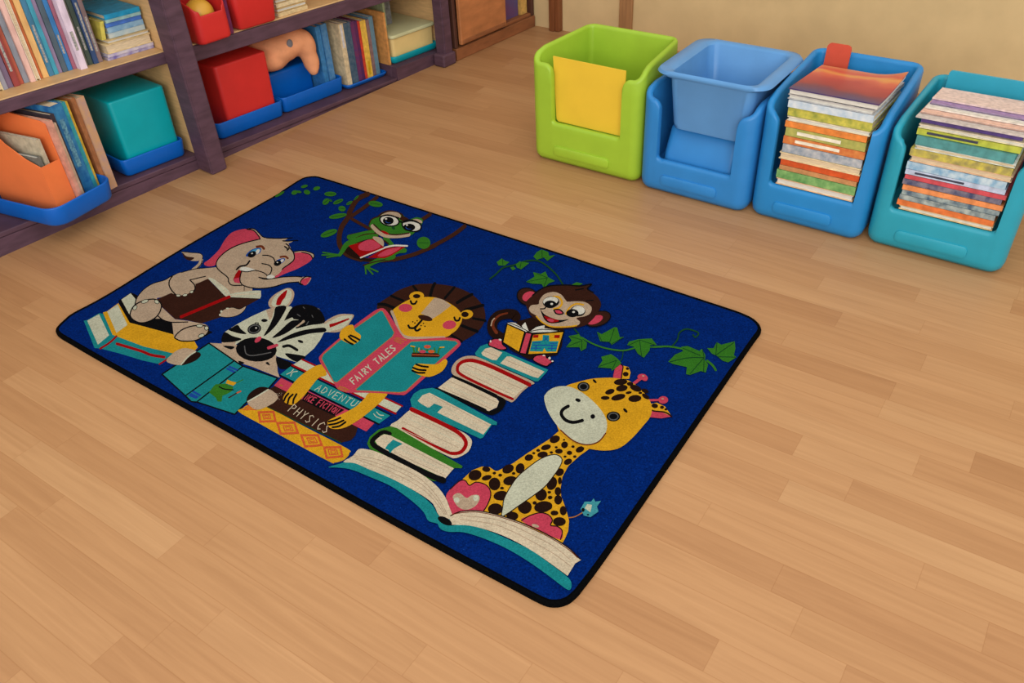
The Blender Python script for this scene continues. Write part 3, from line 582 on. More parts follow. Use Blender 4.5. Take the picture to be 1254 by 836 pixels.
# --- monkey
T(590, 340, k8)
S('dbrown', 72, [(190, 610), (115, 545), (112, 460), (165, 392), (250, 370), (325, 375), (350, 400)]); S('rust', 40, [(150, 560), (115, 500), (125, 440), (180, 385), (260, 362)], taper=(.6, .3)); S('tan', 8, [(95, 490), (108, 440), (130, 415)])
P('dbrown', [(170, 600), (230, 560), (380, 440), (560, 390), (700, 480), (840, 520), (820, 700), (770, 790), (480, 836), (300, 740)])
E('black', 468, 192, 114, 92, 18); E('brown', 470, 192, 104, 82, 18); E('pink', 482, 190, 70, 48, -22)
E('black', 1190, 420, 138, 78, -18); E('brown', 1190, 420, 128, 68, -18); E('pink', 1160, 430, 84, 40, -22)
hd = [(500, 385), (460, 300), (450, 250), (520, 180), (600, 120), (700, 82), (880, 72), (1000, 85), (1120, 66), (1080, 112), (1180, 190), (1222, 270), (1190, 350), (1130, 430), (1050, 490), (900, 517), (720, 512), (600, 450)]
C('brown', hd, 4); S('black', 10, [(520, 180), (600, 120), (700, 82), (880, 74), (1000, 85), (1120, 66), (1080, 112), (1140, 150)]); S('black', 12, [(960, 125), (1040, 110)]); S('black', 9, [(1070, 235), (1140, 230)])
C('tan', [(485, 312), (512, 280), (580, 270), (590, 230), (640, 170), (730, 145), (810, 170), (860, 230), (882, 245), (960, 240), (1060, 250), (1122, 300), (1112, 360), (1060, 392), (970, 412), (1005, 450), (980, 487), (880, 502), (720, 502), (620, 452), (560, 390), (500, 352)])
S('yellow', 14, [(730, 195), (790, 200), (822, 255), (790, 305), (740, 318)]); S('yellow', 12, [(1040, 275), (960, 268), (895, 310), (862, 370)]); S('yellow', 10, [(560, 395), (620, 455), (720, 500), (880, 500), (970, 488)])
E('black', 708, 248, 86, 58, -5); E('white', 704, 238, 78, 42, -8); E('black', 702, 272, 62, 40, 0); E('white', 716, 268, 14, 11)
E('black', 985, 340, 76, 55, 5); E('white', 990, 332, 66, 44, 5); E('black', 928, 362, 64, 42, 0); E('white', 940, 350, 14, 10)
E('pink', 790, 347, 40, 22, 10); S('black', 10, [(738, 332), (760, 365), (800, 374), (834, 362), (800, 328), (760, 324), (738, 332)])
C('black', [(600, 325), (640, 372), (720, 412), (800, 432), (892, 425), (800, 458), (700, 464), (640, 425)]); C('red', [(638, 392), (720, 415), (792, 442), (700, 455)]); E('pink', 705, 434, 36, 15, 12); S('black', 9, [(600, 318), (640, 316), (655, 300)])
P('white', [(275, 455), (340, 460), (420, 515), (410, 490), (445, 455), (480, 545), (440, 555), (255, 472)]); P('white', [(490, 552), (560, 502), (645, 484), (640, 515), (800, 540), (700, 555), (520, 560)])
for q in ([(275, 458), (380, 500), (475, 548)], [(500, 548), (620, 528), (790, 540)], [(495, 540), (560, 500), (645, 482)]): S('black', 6, q)
PO('yellow', 11, [(258, 472), (440, 552), (382, 765), (214, 660)]); PO('pink', 9, [(450, 560), (512, 570), (452, 782), (388, 770)]); PO('yellow', 11, [(522, 578), (842, 548), (775, 772), (468, 787)])
P('teal', [(490, 752), (515, 650), (620, 640), (625, 585), (690, 588), (690, 650), (787, 648), (762, 756), (662, 756), (640, 720), (622, 756)])
for q in ([(525, 690), (770, 690)], [(530, 665), (600, 665)], [(700, 670), (765, 670)], [(640, 605), (675, 640)], [(675, 605), (640, 640)], [(560, 690), (550, 745)], [(720, 690), (715, 745)], [(505, 720), (610, 720)], [(680, 722), (765, 722)]): S('bblue', 8, q)
P('red', [(528, 585), (582, 583), (578, 613), (524, 615)]); P('red', [(745, 585), (800, 585), (795, 618), (740, 616)])
CO('pink', 8, [(72, 690), (80, 650), (130, 624), (200, 630), (212, 680), (255, 722), (200, 738), (120, 712)]); E('white', 188, 635, 16, 10, 20); E('white', 90, 650, 8, 12)
T(550, 410, k8)
CO('pink', 8, [(858, 250), (890, 212), (980, 203), (1000, 235), (1035, 228), (1030, 255), (1070, 265), (1030, 297), (990, 320), (900, 285)]); E('white', 1028, 238, 13, 14); E('white', 1058, 268, 11, 8); E('white', 970, 210, 14, 7)
T()

# --- outline, slab and binding
UP, DN = RUG_Z, 0.0
outl = [(330, 243.1, 1), (345, 233.6, 1), (362, 222.6, 1), (371.9, 217.4, 1), (380, 215.9, 1), (388, 215.7, 1), (397, 217.9, 1), (429.7, 228, 1), (540, 263.3, 1), (671.7, 305, 1), (760, 333.9, 1), (860, 366.5, 1), (900, 379.6, 1), (913.6, 384.9, 1),
        (922, 390, .8), (928.5, 396.5, .6), (931.6, 403, .35), (930.5, 410, .15), (916.5, 430, 0), (830, 556.5, 0), (745.3, 680, 0), (714, 722.5, 0), (706, 732, 0), (697, 739.5, 0), (686, 743.4, 0), (676, 743.8, 0), (668, 742.2, 0), (655, 736.3, 0), (630, 722.9, 0), (520, 664, 0), (420, 608.5, 0),
        (280, 530, 0), (136, 450.3, 0), (85, 420.5, .1), (74, 413.5, .25), (69, 408, .5), (68.5, 403.5, .7), (71, 399, .85), (78, 391.5, 1), (89.8, 382.6, 1), (132.9, 359.3, 1), (229.7, 299.8, 1)]
op = [at(x, y, DN + (UP - DN) * k)[:2] for x, y, k in outl]
op = catmull(op, True, 4)
def inset(pts, d):
    n = len(pts); out = []
    ar = sum(pts[i][0] * pts[(i + 1) % n][1] - pts[i][1] * pts[(i + 1) % n][0] for i in range(n)); sg = 1 if ar > 0 else -1
    for i in range(n):
        a, b = pts[i - 1], pts[(i + 1) % n]; dx, dy = b[0] - a[0], b[1] - a[1]; l = math.hypot(dx, dy) or 1
        out.append((pts[i][0] - sg * dy / l * d, pts[i][1] + sg * dx / l * d))
    return out
BW = 0.0085
ip = inset(op, BW); ip2 = inset(op, BW * .6)
vs0 = [rb.verts.new((p[0], p[1], .001)) for p in ip]; vs1 = [rb.verts.new((p[0], p[1], RUG_Z)) for p in ip]
nn = len(ip)
for i in range(nn): rb.faces.new((vs0[i], vs0[(i + 1) % nn], vs1[(i + 1) % nn], vs1[i])).material_index = 0
fc = rb.faces.new(vs1); fc.material_index = 0
bmesh.ops.triangulate(rb, faces=[fc], ngon_method='EAR_CLIP')
rug_origin = Vector((sum(p[0] for p in op) / nn, sum(p[1] for p in op) / nn, 0.0))
def mk_flat(name, bm, mats, origin):
    me = bpy.data.meshes.new(name)
    for v in bm.verts: v.co -= origin
    bm.to_mesh(me); bm.free()
    for m in mats: me.materials.append(m)
    o = bpy.data.objects.new(name, me); COL.objects.link(o); o.location = origin; o['origin_world'] = tuple(origin)
    return o
rug = mk_flat('rug', rb, [pile(k, c) for k, c in rug_cols.items()], rug_origin)
tag(rug, 'blue rectangular rug printed with cartoon animals reading books, lying on the wood floor', 'rug')
bb = bmesh.new()
loft(bb, [[(p[0], p[1], 0.0) for p in op], [(p[0], p[1], .007) for p in op], [(p[0], p[1], .0105) for p in inset(op, .0015)], [(p[0], p[1], .0128) for p in inset(op, .004)], [(p[0], p[1], .0122) for p in ip2], [(p[0], p[1], .0102) for p in inset(op, BW + .001)]], False, False)
bd = mk('binding', bb, mat('rug_binding', (7, 8, 9), .95, .3, 300, .4, 400, .02), rug)
bd['label'] = 'black stitched binding round the edge'
# ------------------------------------------------------------------ floor and walls
FLOOR_GAIN = (.755, .76, .70)
def wood_floor():
    def lin(c): return tuple(v * g for v, g in zip(globals()['lin'](c)[:3], FLOOR_GAIN)) + (1,)
    m = bpy.data.materials.new('floor_wood'); m.use_nodes = True
    nt = m.node_tree; N = nt.nodes; L = nt.links; b = N['Principled BSDF']
    tc = N.new('ShaderNodeTexCoord'); mp = N.new('ShaderNodeMapping'); mp.inputs['Rotation'].default_value = (0, 0, D(35.8))
    L.new(tc.outputs['Object'], mp.inputs['Vector'])
    sx = N.new('ShaderNodeSeparateXYZ'); L.new(mp.outputs[0], sx.inputs[0])
    def mth(op, a, v=None, c=None):
        n = N.new('ShaderNodeMath'); n.operation = op
        for i, q in enumerate((a, v, c)):
            if q is None: continue
            if isinstance(q, (int, float)): n.inputs[i].default_value = q
            else: L.new(q, n.inputs[i])
        return n.outputs[0]
    vs = mth('DIVIDE', sx.outputs['Y'], .064); strip = mth('FLOOR', vs); fr = mth('FRACT', vs)
    w1 = N.new('ShaderNodeTexWhiteNoise'); w1.noise_dimensions = '1D'; L.new(strip, w1.inputs['W'])
    us = mth('ADD', mth('DIVIDE', sx.outputs['X'], .47), mth('MULTIPLY', w1.outputs['Value'], 9.0))
    cell = mth('FLOOR', us); fu = mth('FRACT', us)
    cb = N.new('ShaderNodeCombineXYZ'); L.new(strip, cb.inputs[0]); L.new(cell, cb.inputs[1])
    w2 = N.new('ShaderNodeTexWhiteNoise'); w2.noise_dimensions = '2D'; L.new(cb.outputs[0], w2.inputs['Vector'])
    ramp = N.new('ShaderNodeValToRGB'); e = ramp.color_ramp.elements
    e[0].position = 0; e[0].color = lin((203, 150, 106)); e[1].position = 1; e[1].color = lin((221, 171, 126))
    for p, c in ((.12, (207, 154, 110)), (.45, (213, 161, 116)), (.8, (217, 165, 120))): q = e.new(p); q.color = lin(c)
    L.new(w2.outputs['Value'], ramp.inputs['Fac'])
    cb2 = N.new('ShaderNodeCombineXYZ'); L.new(mth('MULTIPLY', sx.outputs['X'], 2.2), cb2.inputs[0]); L.new(mth('MULTIPLY', sx.outputs['Y'], 46.0), cb2.inputs[1]); L.new(mth('MULTIPLY', w2.outputs['Value'], 40), cb2.inputs[2])
    g = N.new('ShaderNodeTexNoise'); g.inputs['Scale'].default_value = 1.6; g.inputs['Detail'].default_value = 5; g.inputs['Distortion'].default_value = .9; L.new(cb2.outputs[0], g.inputs['Vector'])
    gr = N.new('ShaderNodeValToRGB'); gr.color_ramp.elements[0].position = .28; gr.color_ramp.elements[1].position = .7
    gr.color_ramp.elements[0].color = (.87, .82, .77, 1); gr.color_ramp.elements[1].color = (1.06, 1.05, 1.03, 1)
    L.new(g.outputs['Fac'], gr.inputs['Fac'])
    mx = N.new('ShaderNodeMixRGB'); mx.blend_type = 'MULTIPLY'; mx.inputs['Fac'].default_value = .8
    L.new(ramp.outputs[0], mx.inputs[1]); L.new(gr.outputs[0], mx.inputs[2])
    # fine joints between strips and at strip ends
    j1 = mth('LESS_THAN', mth('MINIMUM', fr, mth('SUBTRACT', 1.0, fr)), .014); j2 = mth('LESS_THAN', mth('MINIMUM', fu, mth('SUBTRACT', 1.0, fu)), .0016)
    j = mth('MAXIMUM', j1, j2)
    m2 = N.new('ShaderNodeMixRGB'); m2.blend_type = 'MULTIPLY'; m2.inputs[2].default_value = (.9, .86, .82, 1)
    L.new(j, m2.inputs['Fac']); L.new(mx.outputs[0], m2.inputs[1])
    L.new(m2.outputs[0], b.inputs['Base Color'])
    b.inputs['Roughness'].default_value = .42; b.inputs['Specular IOR Level'].default_value = .25
    return m
bm = bmesh.new()
ident = lambda a, b, c: (a, b, c)
add_box(bm, ident, -3.2, 3.4, -.6, 4.6, -.05, 0)
struct(mk('floor', bm, wood_floor(), smooth=False, origin=(0, 0, 0)))

def frame(P0, deg, k=0.0):
    """local frame: a along the direction deg, b to the LEFT of it, c up; k tilts a"""
    ca, sa = math.cos(D(deg)), math.sin(D(deg))
    def m(a, b, c): return (P0[0] + ca * a - sa * b, P0[1] + sa * a + ca * b, P0[2] + c + k * a)
    return m
WALL = (.282, 3.736, 0)
wm = frame(WALL, -37)
wall_m = mat('wall_paint', (226, 198, 148), .85, .06, 9, .25, 60, .15)
bm = bmesh.new(); add_box(bm, wm, -.62, 3.9, 0, .1, 0, 1.7); struct(mk('wall_back', bm, wall_m, smooth=False))
trim_m = mat('trim_wood', (132, 78, 44), .45, .2, 6, stretch=(14, 14, 1))
bm = bmesh.new(); add_box(bm, wm, -.03, .025, -.03, 0, 0, 1.7, bev=.004); add_box(bm, wm, -.02, .0, -.036, -.028, 0, 1.7, bev=.002); struct(mk('trim_1', bm, trim_m, smooth=False))
bm = bmesh.new(); add_box(bm, wm, .31, .37, -.014, 0, 0, 1.7, bev=.003); struct(mk('trim_2', bm, mat('trim_tan', (172, 126, 82), .6, .15, 8, stretch=(12, 12, 1)), smooth=False))
# shelf frame: a = along the front, b = into the shelf (away from the room), c = up; the run sags slightly to the right
SD = 48.8
SP = (-.97, 2.565, 0.0)
sh = frame(SP, SD, -.03)
sh0 = frame(SP, SD, 0.0)
bm = bmesh.new(); add_box(bm, sh0, -1.5, 2.02, .47, .57, 0, 1.7); struct(mk('wall_left', bm, wall_m, smooth=False))

# ------------------------------------------------------------------ book tubs by the wall
def bin_bm(m, W, Dp, Wb, hf, hb, cut0, cut1, cz, r=.036, t=.02, fz=.07):
    """one-piece plastic bin: rounded plan, high back, deep U cut in the front"""
    per = []
    def add(x, y, nx, ny): per.append((x, y, nx, ny))
    xs = [r + (W - 2 * r) * i / 14 for i in range(15)]
    e = 2e-4
    for c0, s in ((cut0, -1), (cut1, 1)):
        for d in (-.026, -.018, -.012, -.006, -.002, -e, e, .003, .008, .014, .02, .028): xs.append(c0 + s * d)
    xs = sorted(x for x in xs if r <= x <= W - r)
    for x in xs: add(x, 0, 0, -1)
    def arc(cx, cy, a0):
        for i in range(1, 9):
            a = D(a0 + 90 * i / 9); add(cx + r * math.cos(a), cy + r * math.sin(a), math.cos(a), math.sin(a))
    arc(W - r, r, -90)
    for i in range(9): add(W, r + (Dp - 2 * r) * i / 8, 1, 0)
    arc(W - r, Dp - r, 0)
    for i in range(9): add(W - r - (W - 2 * r) * i / 8, Dp, 0, 1)
    arc(r, Dp - r, 90)
    for i in range(9): add(0, Dp - r - (Dp - 2 * r) * i / 8, -1, 0)
    arc(r, r, 180)
    def hgt(x, y):
        full = hf + (hb - hf) * min(1, max(0, (y - .0) / Dp))
        full -= .03 * max(0, 1 - y / .07) ** 2
        if y < 1e-6:
            dd = max(cut0 - x, x - cut1)          # >0 outside the cut
            if dd > 0:
                rc = .026
                return full - (rc * (1 - math.sqrt(max(0, 1 - (1 - dd / rc) ** 2))) if dd < rc else 0)
            ri = .014
            return cz + (ri * (1 - math.sqrt(max(0, 1 - (1 - (-dd) / ri) ** 2))) if -dd < ri else 0)
        return full
    hs = [hgt(p[0], p[1]) for p in per]
    def pt(p, off, z):
        x, y = p[0] + p[2] * off, p[1] + p[3] * off
        x = W / 2 + (x - W / 2) * (1 + (Wb / W - 1) * y / Dp)
        return m(x, y, z)
    bm = bmesh.new(); secs = []
    secs.append([pt(p, -.026, 0) for p in per]); secs.append([pt(p, -.012, .003) for p in per]); secs.append([pt(p, -.003, .014) for p in per]); secs.append([pt(p, 0, .03) for p in per])
    for f in (.3, .6, .85):
        secs.append([pt(p, 0, .03 + (h - t / 2 - .03) * f) for p, h in zip(per, hs)])
    for k in range(0, 7):
        a = math.pi * k / 6
        secs.append([pt(p, -t / 2 + t / 2 * math.cos(a), h - t / 2 + t / 2 * math.sin(a)) for p, h in zip(per, hs)])
    secs.append([pt(p, -t, max(fz + .008, fz + .02 + (h - fz - .02) * .5) if h > fz + .03 else h - t / 2 - .004) for p, h in zip(per, hs)])
    secs.append([pt(p, -t - .004, min(fz, h - t / 2 - .006)) for p, h in zip(per, hs)])
    loft(bm, secs)
    return bm
def ridge_bm(m, x0, x1, z0, z1, out):
    bm = bmesh.new(); secs = []
    for d, ins in ((-.002, 0), (out * .6, .001), (out, .006)):
        secs.append([m(a, -d, c) for a, c in rrect(x0 + ins, x1 - ins, z0 + ins, z1 - ins, min((z1 - z0) / 2 - ins - .0005, .012), 5)])
    loft(bm, secs); return bm
def plastic(n, c): return mat(n, c, .38, .05, 14, .08, 90, .35)
g_m = plastic('lime_plastic', (164, 202, 56)); b2_m = plastic('sky_blue_plastic', (48, 136, 208)); b3_m = plastic('mid_blue_plastic', (38, 138, 206)); b4_m = plastic('turquoise_plastic', (42, 162, 186))
BINS = []
def place_bin(anchor, u0, v0, W, Wb, Dp, hf, hb, c0, c1, cz, m_, label, fz=.07):
    A = at(*anchor); f0 = frame((A[0], A[1], 0), -37)
    m = lambda a, b, c: f0(a + u0, b + v0, c)
    o = mk('book_bin', bin_bm(m, W, Dp, Wb, hf, hb, c0, c1, cz, fz=fz), m_, angle=50)
    tag(o, label, 'storage bin', 'plastic book bins along the wall')
    mk('grip_ridge', ridge_bm(m, W * .22, W * .74, .028, .062, .006), m_, o)
    BINS.append((o, m)); return m
m1 = place_bin((665, 203), -.066, .034, .386, .318, .305, .345, .350, .078, .320, .135, g_m, 'lime green plastic bin with a yellow panel in its front, leftmost of the four bins')
m2 = place_bin((812, 230), -.070, -.034, .338, .336, .33, .312, .300, .056, .286, .106, b2_m, 'blue plastic bin with a paler blue tub inside, between green bin and full blue bin')
m3 = place_bin((945, 265), -.064, -.022, .310, .30, .36, .335, .368, .046, .285, .108, b3_m, 'blue plastic bin filled with a book stack and a red divider', fz=.092)
m4 = place_bin((1085, 304), -.062, .0, .334, .31, .36, .325, .345, .044, .292, .112, b4_m, 'turquoise plastic bin full of books at the right edge', fz=.096)
# yellow panel standing in the green bin's cut
bm = bmesh.new()
secs = []
for b in (.0265, .0305):
    secs.append([m1(*( (a if c > .2 else a), b, c)) for a, c in ((.080, .138), (.086, .131), (.306, .131), (.316, .135), (.316, .330), (.070, .332))])
loft(bm, secs)
for v in bm.verts: pass
tag(mk('yellow_panel', bm, mat('yellow_card', (246, 204, 56), .6, .04, 10), smooth=False), 'flat yellow panel standing in the front opening of the green bin', 'panel')
# pale tub hung in the second bin
t_m = plastic('pale_blue_plastic', (96, 156, 214))
bm = bmesh.new()
def r2(x0, x1, y0, y1, z, r): return [m2(a + .006, b + .034, z) for a, b in rrect(x0, x1, y0, y1, r, 7)]
loft(bm, [r2(.082, .282, .012, .24, .190, .022), r2(.074, .290, .003, .25, .194, .028), r2(.071, .293, .000, .256, .207, .028), r2(.056, .305, -.006, .270, .338, .03),
          r2(.022, .326, -.008, .290, .341, .045), r2(.008, .338, -.011, .302, .347, .05), r2(.014, .332, -.009, .297, .355, .048), r2(.050, .307, -.005, .276, .357, .034), r2(.060, .299, -.001, .268, .351, .03), r2(.077, .285, .010, .25, .207, .026)])
tag(mk('inner_tub', bm, t_m, angle=50), 'pale blue open tub hanging inside the second bin from the left', 'tub')

bm = bmesh.new()
loft(bm, [[m2(a, b, z_) for a, b in rrect(.060 + e_, .282 - e_, y_, .278, .02)] for z_, y_, e_ in ((.071, .027, 0), (.120, .036, .001), (.180, .062, .004), (.187, .070, .010))])
step = mk('inner_step', bm, b2_m, BINS[1][0])
# ------------------------------------------------------------------ book stacks in the bins
paper_m = mat('page_edges', (226, 205, 170), .9, .16, 60, stretch=(1, 1, 9))
white_m = mat('white_pages', (224, 222, 212), .9, .12, 60, stretch=(1, 1, 9))
def ck(c, c2=None, sc=60): return mat('cover_%d_%d_%d' % c, c, .5, .22, sc, c2=c2)
wedge = lambda z, b, z0, k: z0 + (z - z0) * (1 - k * b / .27)
stack3 = [((238, 196, 150), 'peach', .017), ((90, 150, 84), 'green', .022), ((206, 148, 96), 'tan', .012), ((222, 92, 40), 'red-orange', .017), ((244, 222, 176), 'cream', .018), ((128, 146, 164), 'grey-blue', .022),
          ((205, 98, 50), 'rust', .02), ((158, 164, 84), 'olive green', .022), ((236, 140, 62), 'orange', .016), ((240, 228, 196), 'ivory', .011), ((226, 214, 90), 'yellow', .022), ((186, 208, 226), 'pale blue', .018), ((160, 160, 170), 'grey', .012)]
ORD = ['bottom', 'second from bottom', 'third from bottom', 'fourth from bottom', 'fifth from bottom', 'sixth from bottom', 'seventh from bottom', 'eighth from bottom', 'ninth from bottom', 'tenth from bottom', 'eleventh from bottom', 'twelfth from bottom', 'thirteenth from bottom', 'fourteenth from bottom',
       'fifteenth from bottom', 'sixteenth from bottom', 'seventeenth from bottom', 'eighteenth from bottom', 'nineteenth from bottom']
def rotm(m, cx, cy, ang, tz=0.0, tx=0.0):
    ca, sa = math.cos(ang), math.sin(ang)
    return lambda a, b, c: m(cx + (a - cx) * ca - (b - cy) * sa, cy + (a - cx) * sa + (b - cy) * ca, c + tz * b + tx * a)
rr = random.Random(3)
z = .110
cov2 = {'grey-blue': (206, 206, 206), 'green': (150, 196, 120), 'rust': (230, 150, 80), 'pale blue': (232, 238, 240), 'yellow': (150, 160, 70), 'grey': (224, 222, 218), 'olive green': (196, 190, 100)}
for i, (c, nm, t_) in enumerate(stack3):
    t_ *= 1.03
    w = .212 + rr.uniform(-.008, .002); off = rr.uniform(-.002, .003); dpt = .285
    mm = rotm(m3, .166, .15, rr.uniform(-.012, .012))
    f = (lambda mm, off, z, w: (lambda a, b, cc: mm(.166 - w / 2 + off + a, .006 + abs(off) * 2 + b, wedge(z + cc, .006 + abs(off) * 2 + b, .110, .10))))(mm, off, z, w)
    make_book(f, w, dpt, t_, ck(c, cov2.get(nm)), paper_m if i % 3 else white_m, '%s paperback lying %s in the stack in the blue bin' % (nm, ORD[i]), 'books stacked in the blue bin', spine_front=(nm not in ('cream', 'peach', 'ivory', 'grey')), title=((.15, .7, ck((240, 232, 210))) if nm in ('rust', 'olive green') else None))
    z += t_ + .0012
# glossy red and purple book on top
def band_mat(name, axis, stops):
    m = bpy.data.materials.new(name); m.use_nodes = True; nt = m.node_tree; N = nt.nodes; L = nt.links; b = N['Principled BSDF']
    tc = N.new('ShaderNodeTexCoord'); no = N.new('ShaderNodeTexNoise'); no.inputs['Scale'].default_value = 9
    L.new(tc.outputs['Object'], no.inputs['Vector'])
    dt = N.new('ShaderNodeVectorMath'); dt.operation = 'DOT_PRODUCT'; dt.inputs[1].default_value = axis; L.new(tc.outputs['Object'], dt.inputs[0])
    ad = N.new('ShaderNodeMath'); ad.operation = 'MULTIPLY_ADD'; ad.inputs[1].default_value = .12; L.new(no.outputs['Fac'], ad.inputs[0]); L.new(dt.outputs['Value'], ad.inputs[2])
    mr = N.new('ShaderNodeMapRange'); mr.inputs['From Min'].default_value = -.09; mr.inputs['From Max'].default_value = .21; L.new(ad.outputs[0], mr.inputs['Value'])
    cr = N.new('ShaderNodeValToRGB'); cr.color_ramp.interpolation = 'LINEAR'
    cr.color_ramp.elements[0].color = lin(stops[0][1]); cr.color_ramp.elements[0].position = stops[0][0]; cr.color_ramp.elements[1].color = lin(stops[-1][1]); cr.color_ramp.elements[1].position = stops[-1][0]
    for p, c in stops[1:-1]: q = cr.color_ramp.elements.new(p); q.color = lin(c)
    L.new(mr.outputs[0], cr.inputs['Fac']); L.new(cr.outputs[0], b.inputs['Base Color']); b.inputs['Roughness'].default_value = .35
    return m
dep = (math.sin(D(37)), math.cos(D(37)), 0)
bm = bmesh.new(); na, nb = 12, 14; W3, D3 = .222, .262
def cov(a, b, lift_): return m3(.058 + a, .002 + b, wedge(z + .0135, b, .110, .10) + lift_ + .020 * max(0, (a / W3 - .6) / .4) ** 2 * (b / D3) ** 2)
g = [[[bm.verts.new(cov(W3 * i / na, D3 * j / nb, h)) for j in range(nb + 1)] for i in range(na + 1)] for h in (0, .003)]
for i in range(na):
    for j in range(nb):
        bm.faces.new((g[1][i][j], g[1][i + 1][j], g[1][i + 1][j + 1], g[1][i][j + 1])); bm.faces.new((g[0][i][j], g[0][i][j + 1], g[0][i + 1][j + 1], g[0][i + 1][j]))
for i in range(na):
    for j in (0, nb): bm.faces.new((g[0][i][j], g[0][i + 1][j], g[1][i + 1][j], g[1][i][j]))
for j in range(nb):
    for i in (0, na): bm.faces.new((g[0][i][j], g[0][i][j + 1], g[1][i][j + 1], g[1][i][j]))
topb = mk('book', bm, band_mat('wavy_cover', dep, [(.05, (74, 58, 110)), (.2, (112, 52, 84)), (.32, (160, 48, 62)), (.52, (186, 62, 66)), (.66, (222, 104, 78)), (.74, (236, 160, 84)), (.82, (214, 84, 70)), (1, (226, 150, 96))]))
tag(topb, 'glossy purple and red book with curling cover, topmost in the blue bin', 'book', 'books stacked in the blue bin')
bm = bmesh.new()
def pg(a, b, c):
    p = cov(a, b, 0); return (p[0], p[1], p[2] - .0115 * (1 - c) - (0 if c else .0))
for i0 in range(6):
    a0, a1 = .003 + (W3 - .006) * i0 / 6, .003 + (W3 - .006) * (i0 + 1) / 6
    for j0 in range(6):
        b0, b1 = .003 + (D3 - .006) * j0 / 6, .003 + (D3 - .006) * (j0 + 1) / 6
        vsb = [bm.verts.new(pg(a, b, c)) for a in (a0, a1) for b in (b0, b1) for c in (0, 1)]
        for q in ((0, 1, 3, 2), (4, 6, 7, 5), (0, 4, 5, 1), (2, 3, 7, 6), (0, 2, 6, 4), (1, 5, 7, 3)): bm.faces.new([vsb[k] for k in q])
mk('pages', bm, white_m, topb, smooth=False)
# red divider standing at the back of that bin
bm = bmesh.new()
secs = [[m3(a, b + (c - .2) * .12, c) for a, c in rrect(.046, .112, .11, .392, .012, 5)] for b in (.304, .309)]
loft(bm, secs); tag(mk('divider', bm, mat('red_card', (212, 78, 52), .5, .05)), 'red round-cornered divider standing at the back of the blue bin', 'divider')

stack4 = [((238, 206, 150), 'cream', .012), ((232, 124, 62), 'orange', .016), ((186, 196, 190), 'white-grey', .014), ((70, 96, 120), 'slate', .013), ((240, 150, 90), 'light orange', .014), ((62, 72, 110), 'navy', .015), ((208, 80, 90), 'raspberry', .012), ((196, 210, 234), 'lavender', .014),
          ((112, 168, 206), 'sky blue', .02), ((238, 196, 160), 'pale pink', .016), ((222, 206, 88), 'mustard yellow', .02), ((226, 232, 222), 'white', .010), ((82, 150, 150), 'teal', .024), ((186, 192, 70), 'lime', .016), ((236, 224, 190), 'ivory', .010), ((92, 70, 140), 'violet', .014)]
z4 = .1135
for i, (c, nm, t_) in enumerate(stack4):
    t_ *= .93
    w = .227 + rr.uniform(-.012, .002); off = rr.uniform(-.004, .003); back = 0 if i < 13 else .006 * (i - 12)
    mm = rotm(m4, .170, .15, rr.uniform(-.012, .012))
    f = (lambda mm, off, z, w, bk: (lambda a, b, cc: mm(.170 - w / 2 + off + a, .006 + abs(off) * 2 + bk + b, wedge(z + cc, .006 + abs(off) * 2 + bk + b, .1135, .13))))(mm, off, z4, w, back)
    make_book(f, w, .245, t_, ck(c, {'slate': (180, 196, 190), 'navy': (150, 140, 150), 'sky blue': (206, 226, 236), 'mustard yellow': (150, 140, 90), 'white-grey': (90, 110, 120)}.get(nm)), paper_m if i % 2 else white_m, '%s paperback lying %s in the stack in the turquoise bin' % (nm, ORD[i]), 'books stacked in the turquoise bin', spine_front=(nm not in ('cream', 'ivory', 'white', 'pale pink')), title=((.1, .6, ck((60, 62, 80))) if nm in ('lime', 'lavender') else None))
    z4 += t_ + .0012
# thin magazines on top, shoved back
for i, (c, nm) in enumerate((((206, 196, 190), 'grey'), ((236, 190, 170), 'salmon'), ((232, 226, 214), 'white'), ((160, 130, 180), 'lilac'), ((232, 206, 196), 'pale rose'))):
    t_ = .0036; bk = .012 + .030 * i; w = .244 - .003 * i
    f = (lambda z, bk, w, off: (lambda a, b, cc: m4(.172 - w / 2 + off + a, bk + b, wedge(z + cc, bk + b, .1135, .13))))(z4, bk, w, rr.uniform(-.004, .004))
    make_book(f, w, min(.24, .252 - bk), t_, ck(c, None, 90), white_m, '%s thin magazine, %s of the pushed-back pile on the turquoise bin stack' % (nm, ['lowest', 'second', 'middle one', 'fourth', 'topmost'][i]), 'magazines pushed back on the turquoise bin stack', spine_front=(i % 2 == 0), tc=.001, cat='magazine', name='magazine')
    z4 += t_ + .0012
# turquoise board standing at the back of the last bin
bm = bmesh.new(); secs = [[m4(a, b, c) for a, c in rrect(.05, .285, .11, .368, .008, 4)] for b in (.318, .326)]
loft(bm, secs); tag(mk('board', bm, mat('turquoise_board', (52, 172, 200), .5, .04)), 'flat turquoise board standing upright behind the books in the rightmost bin', 'board')
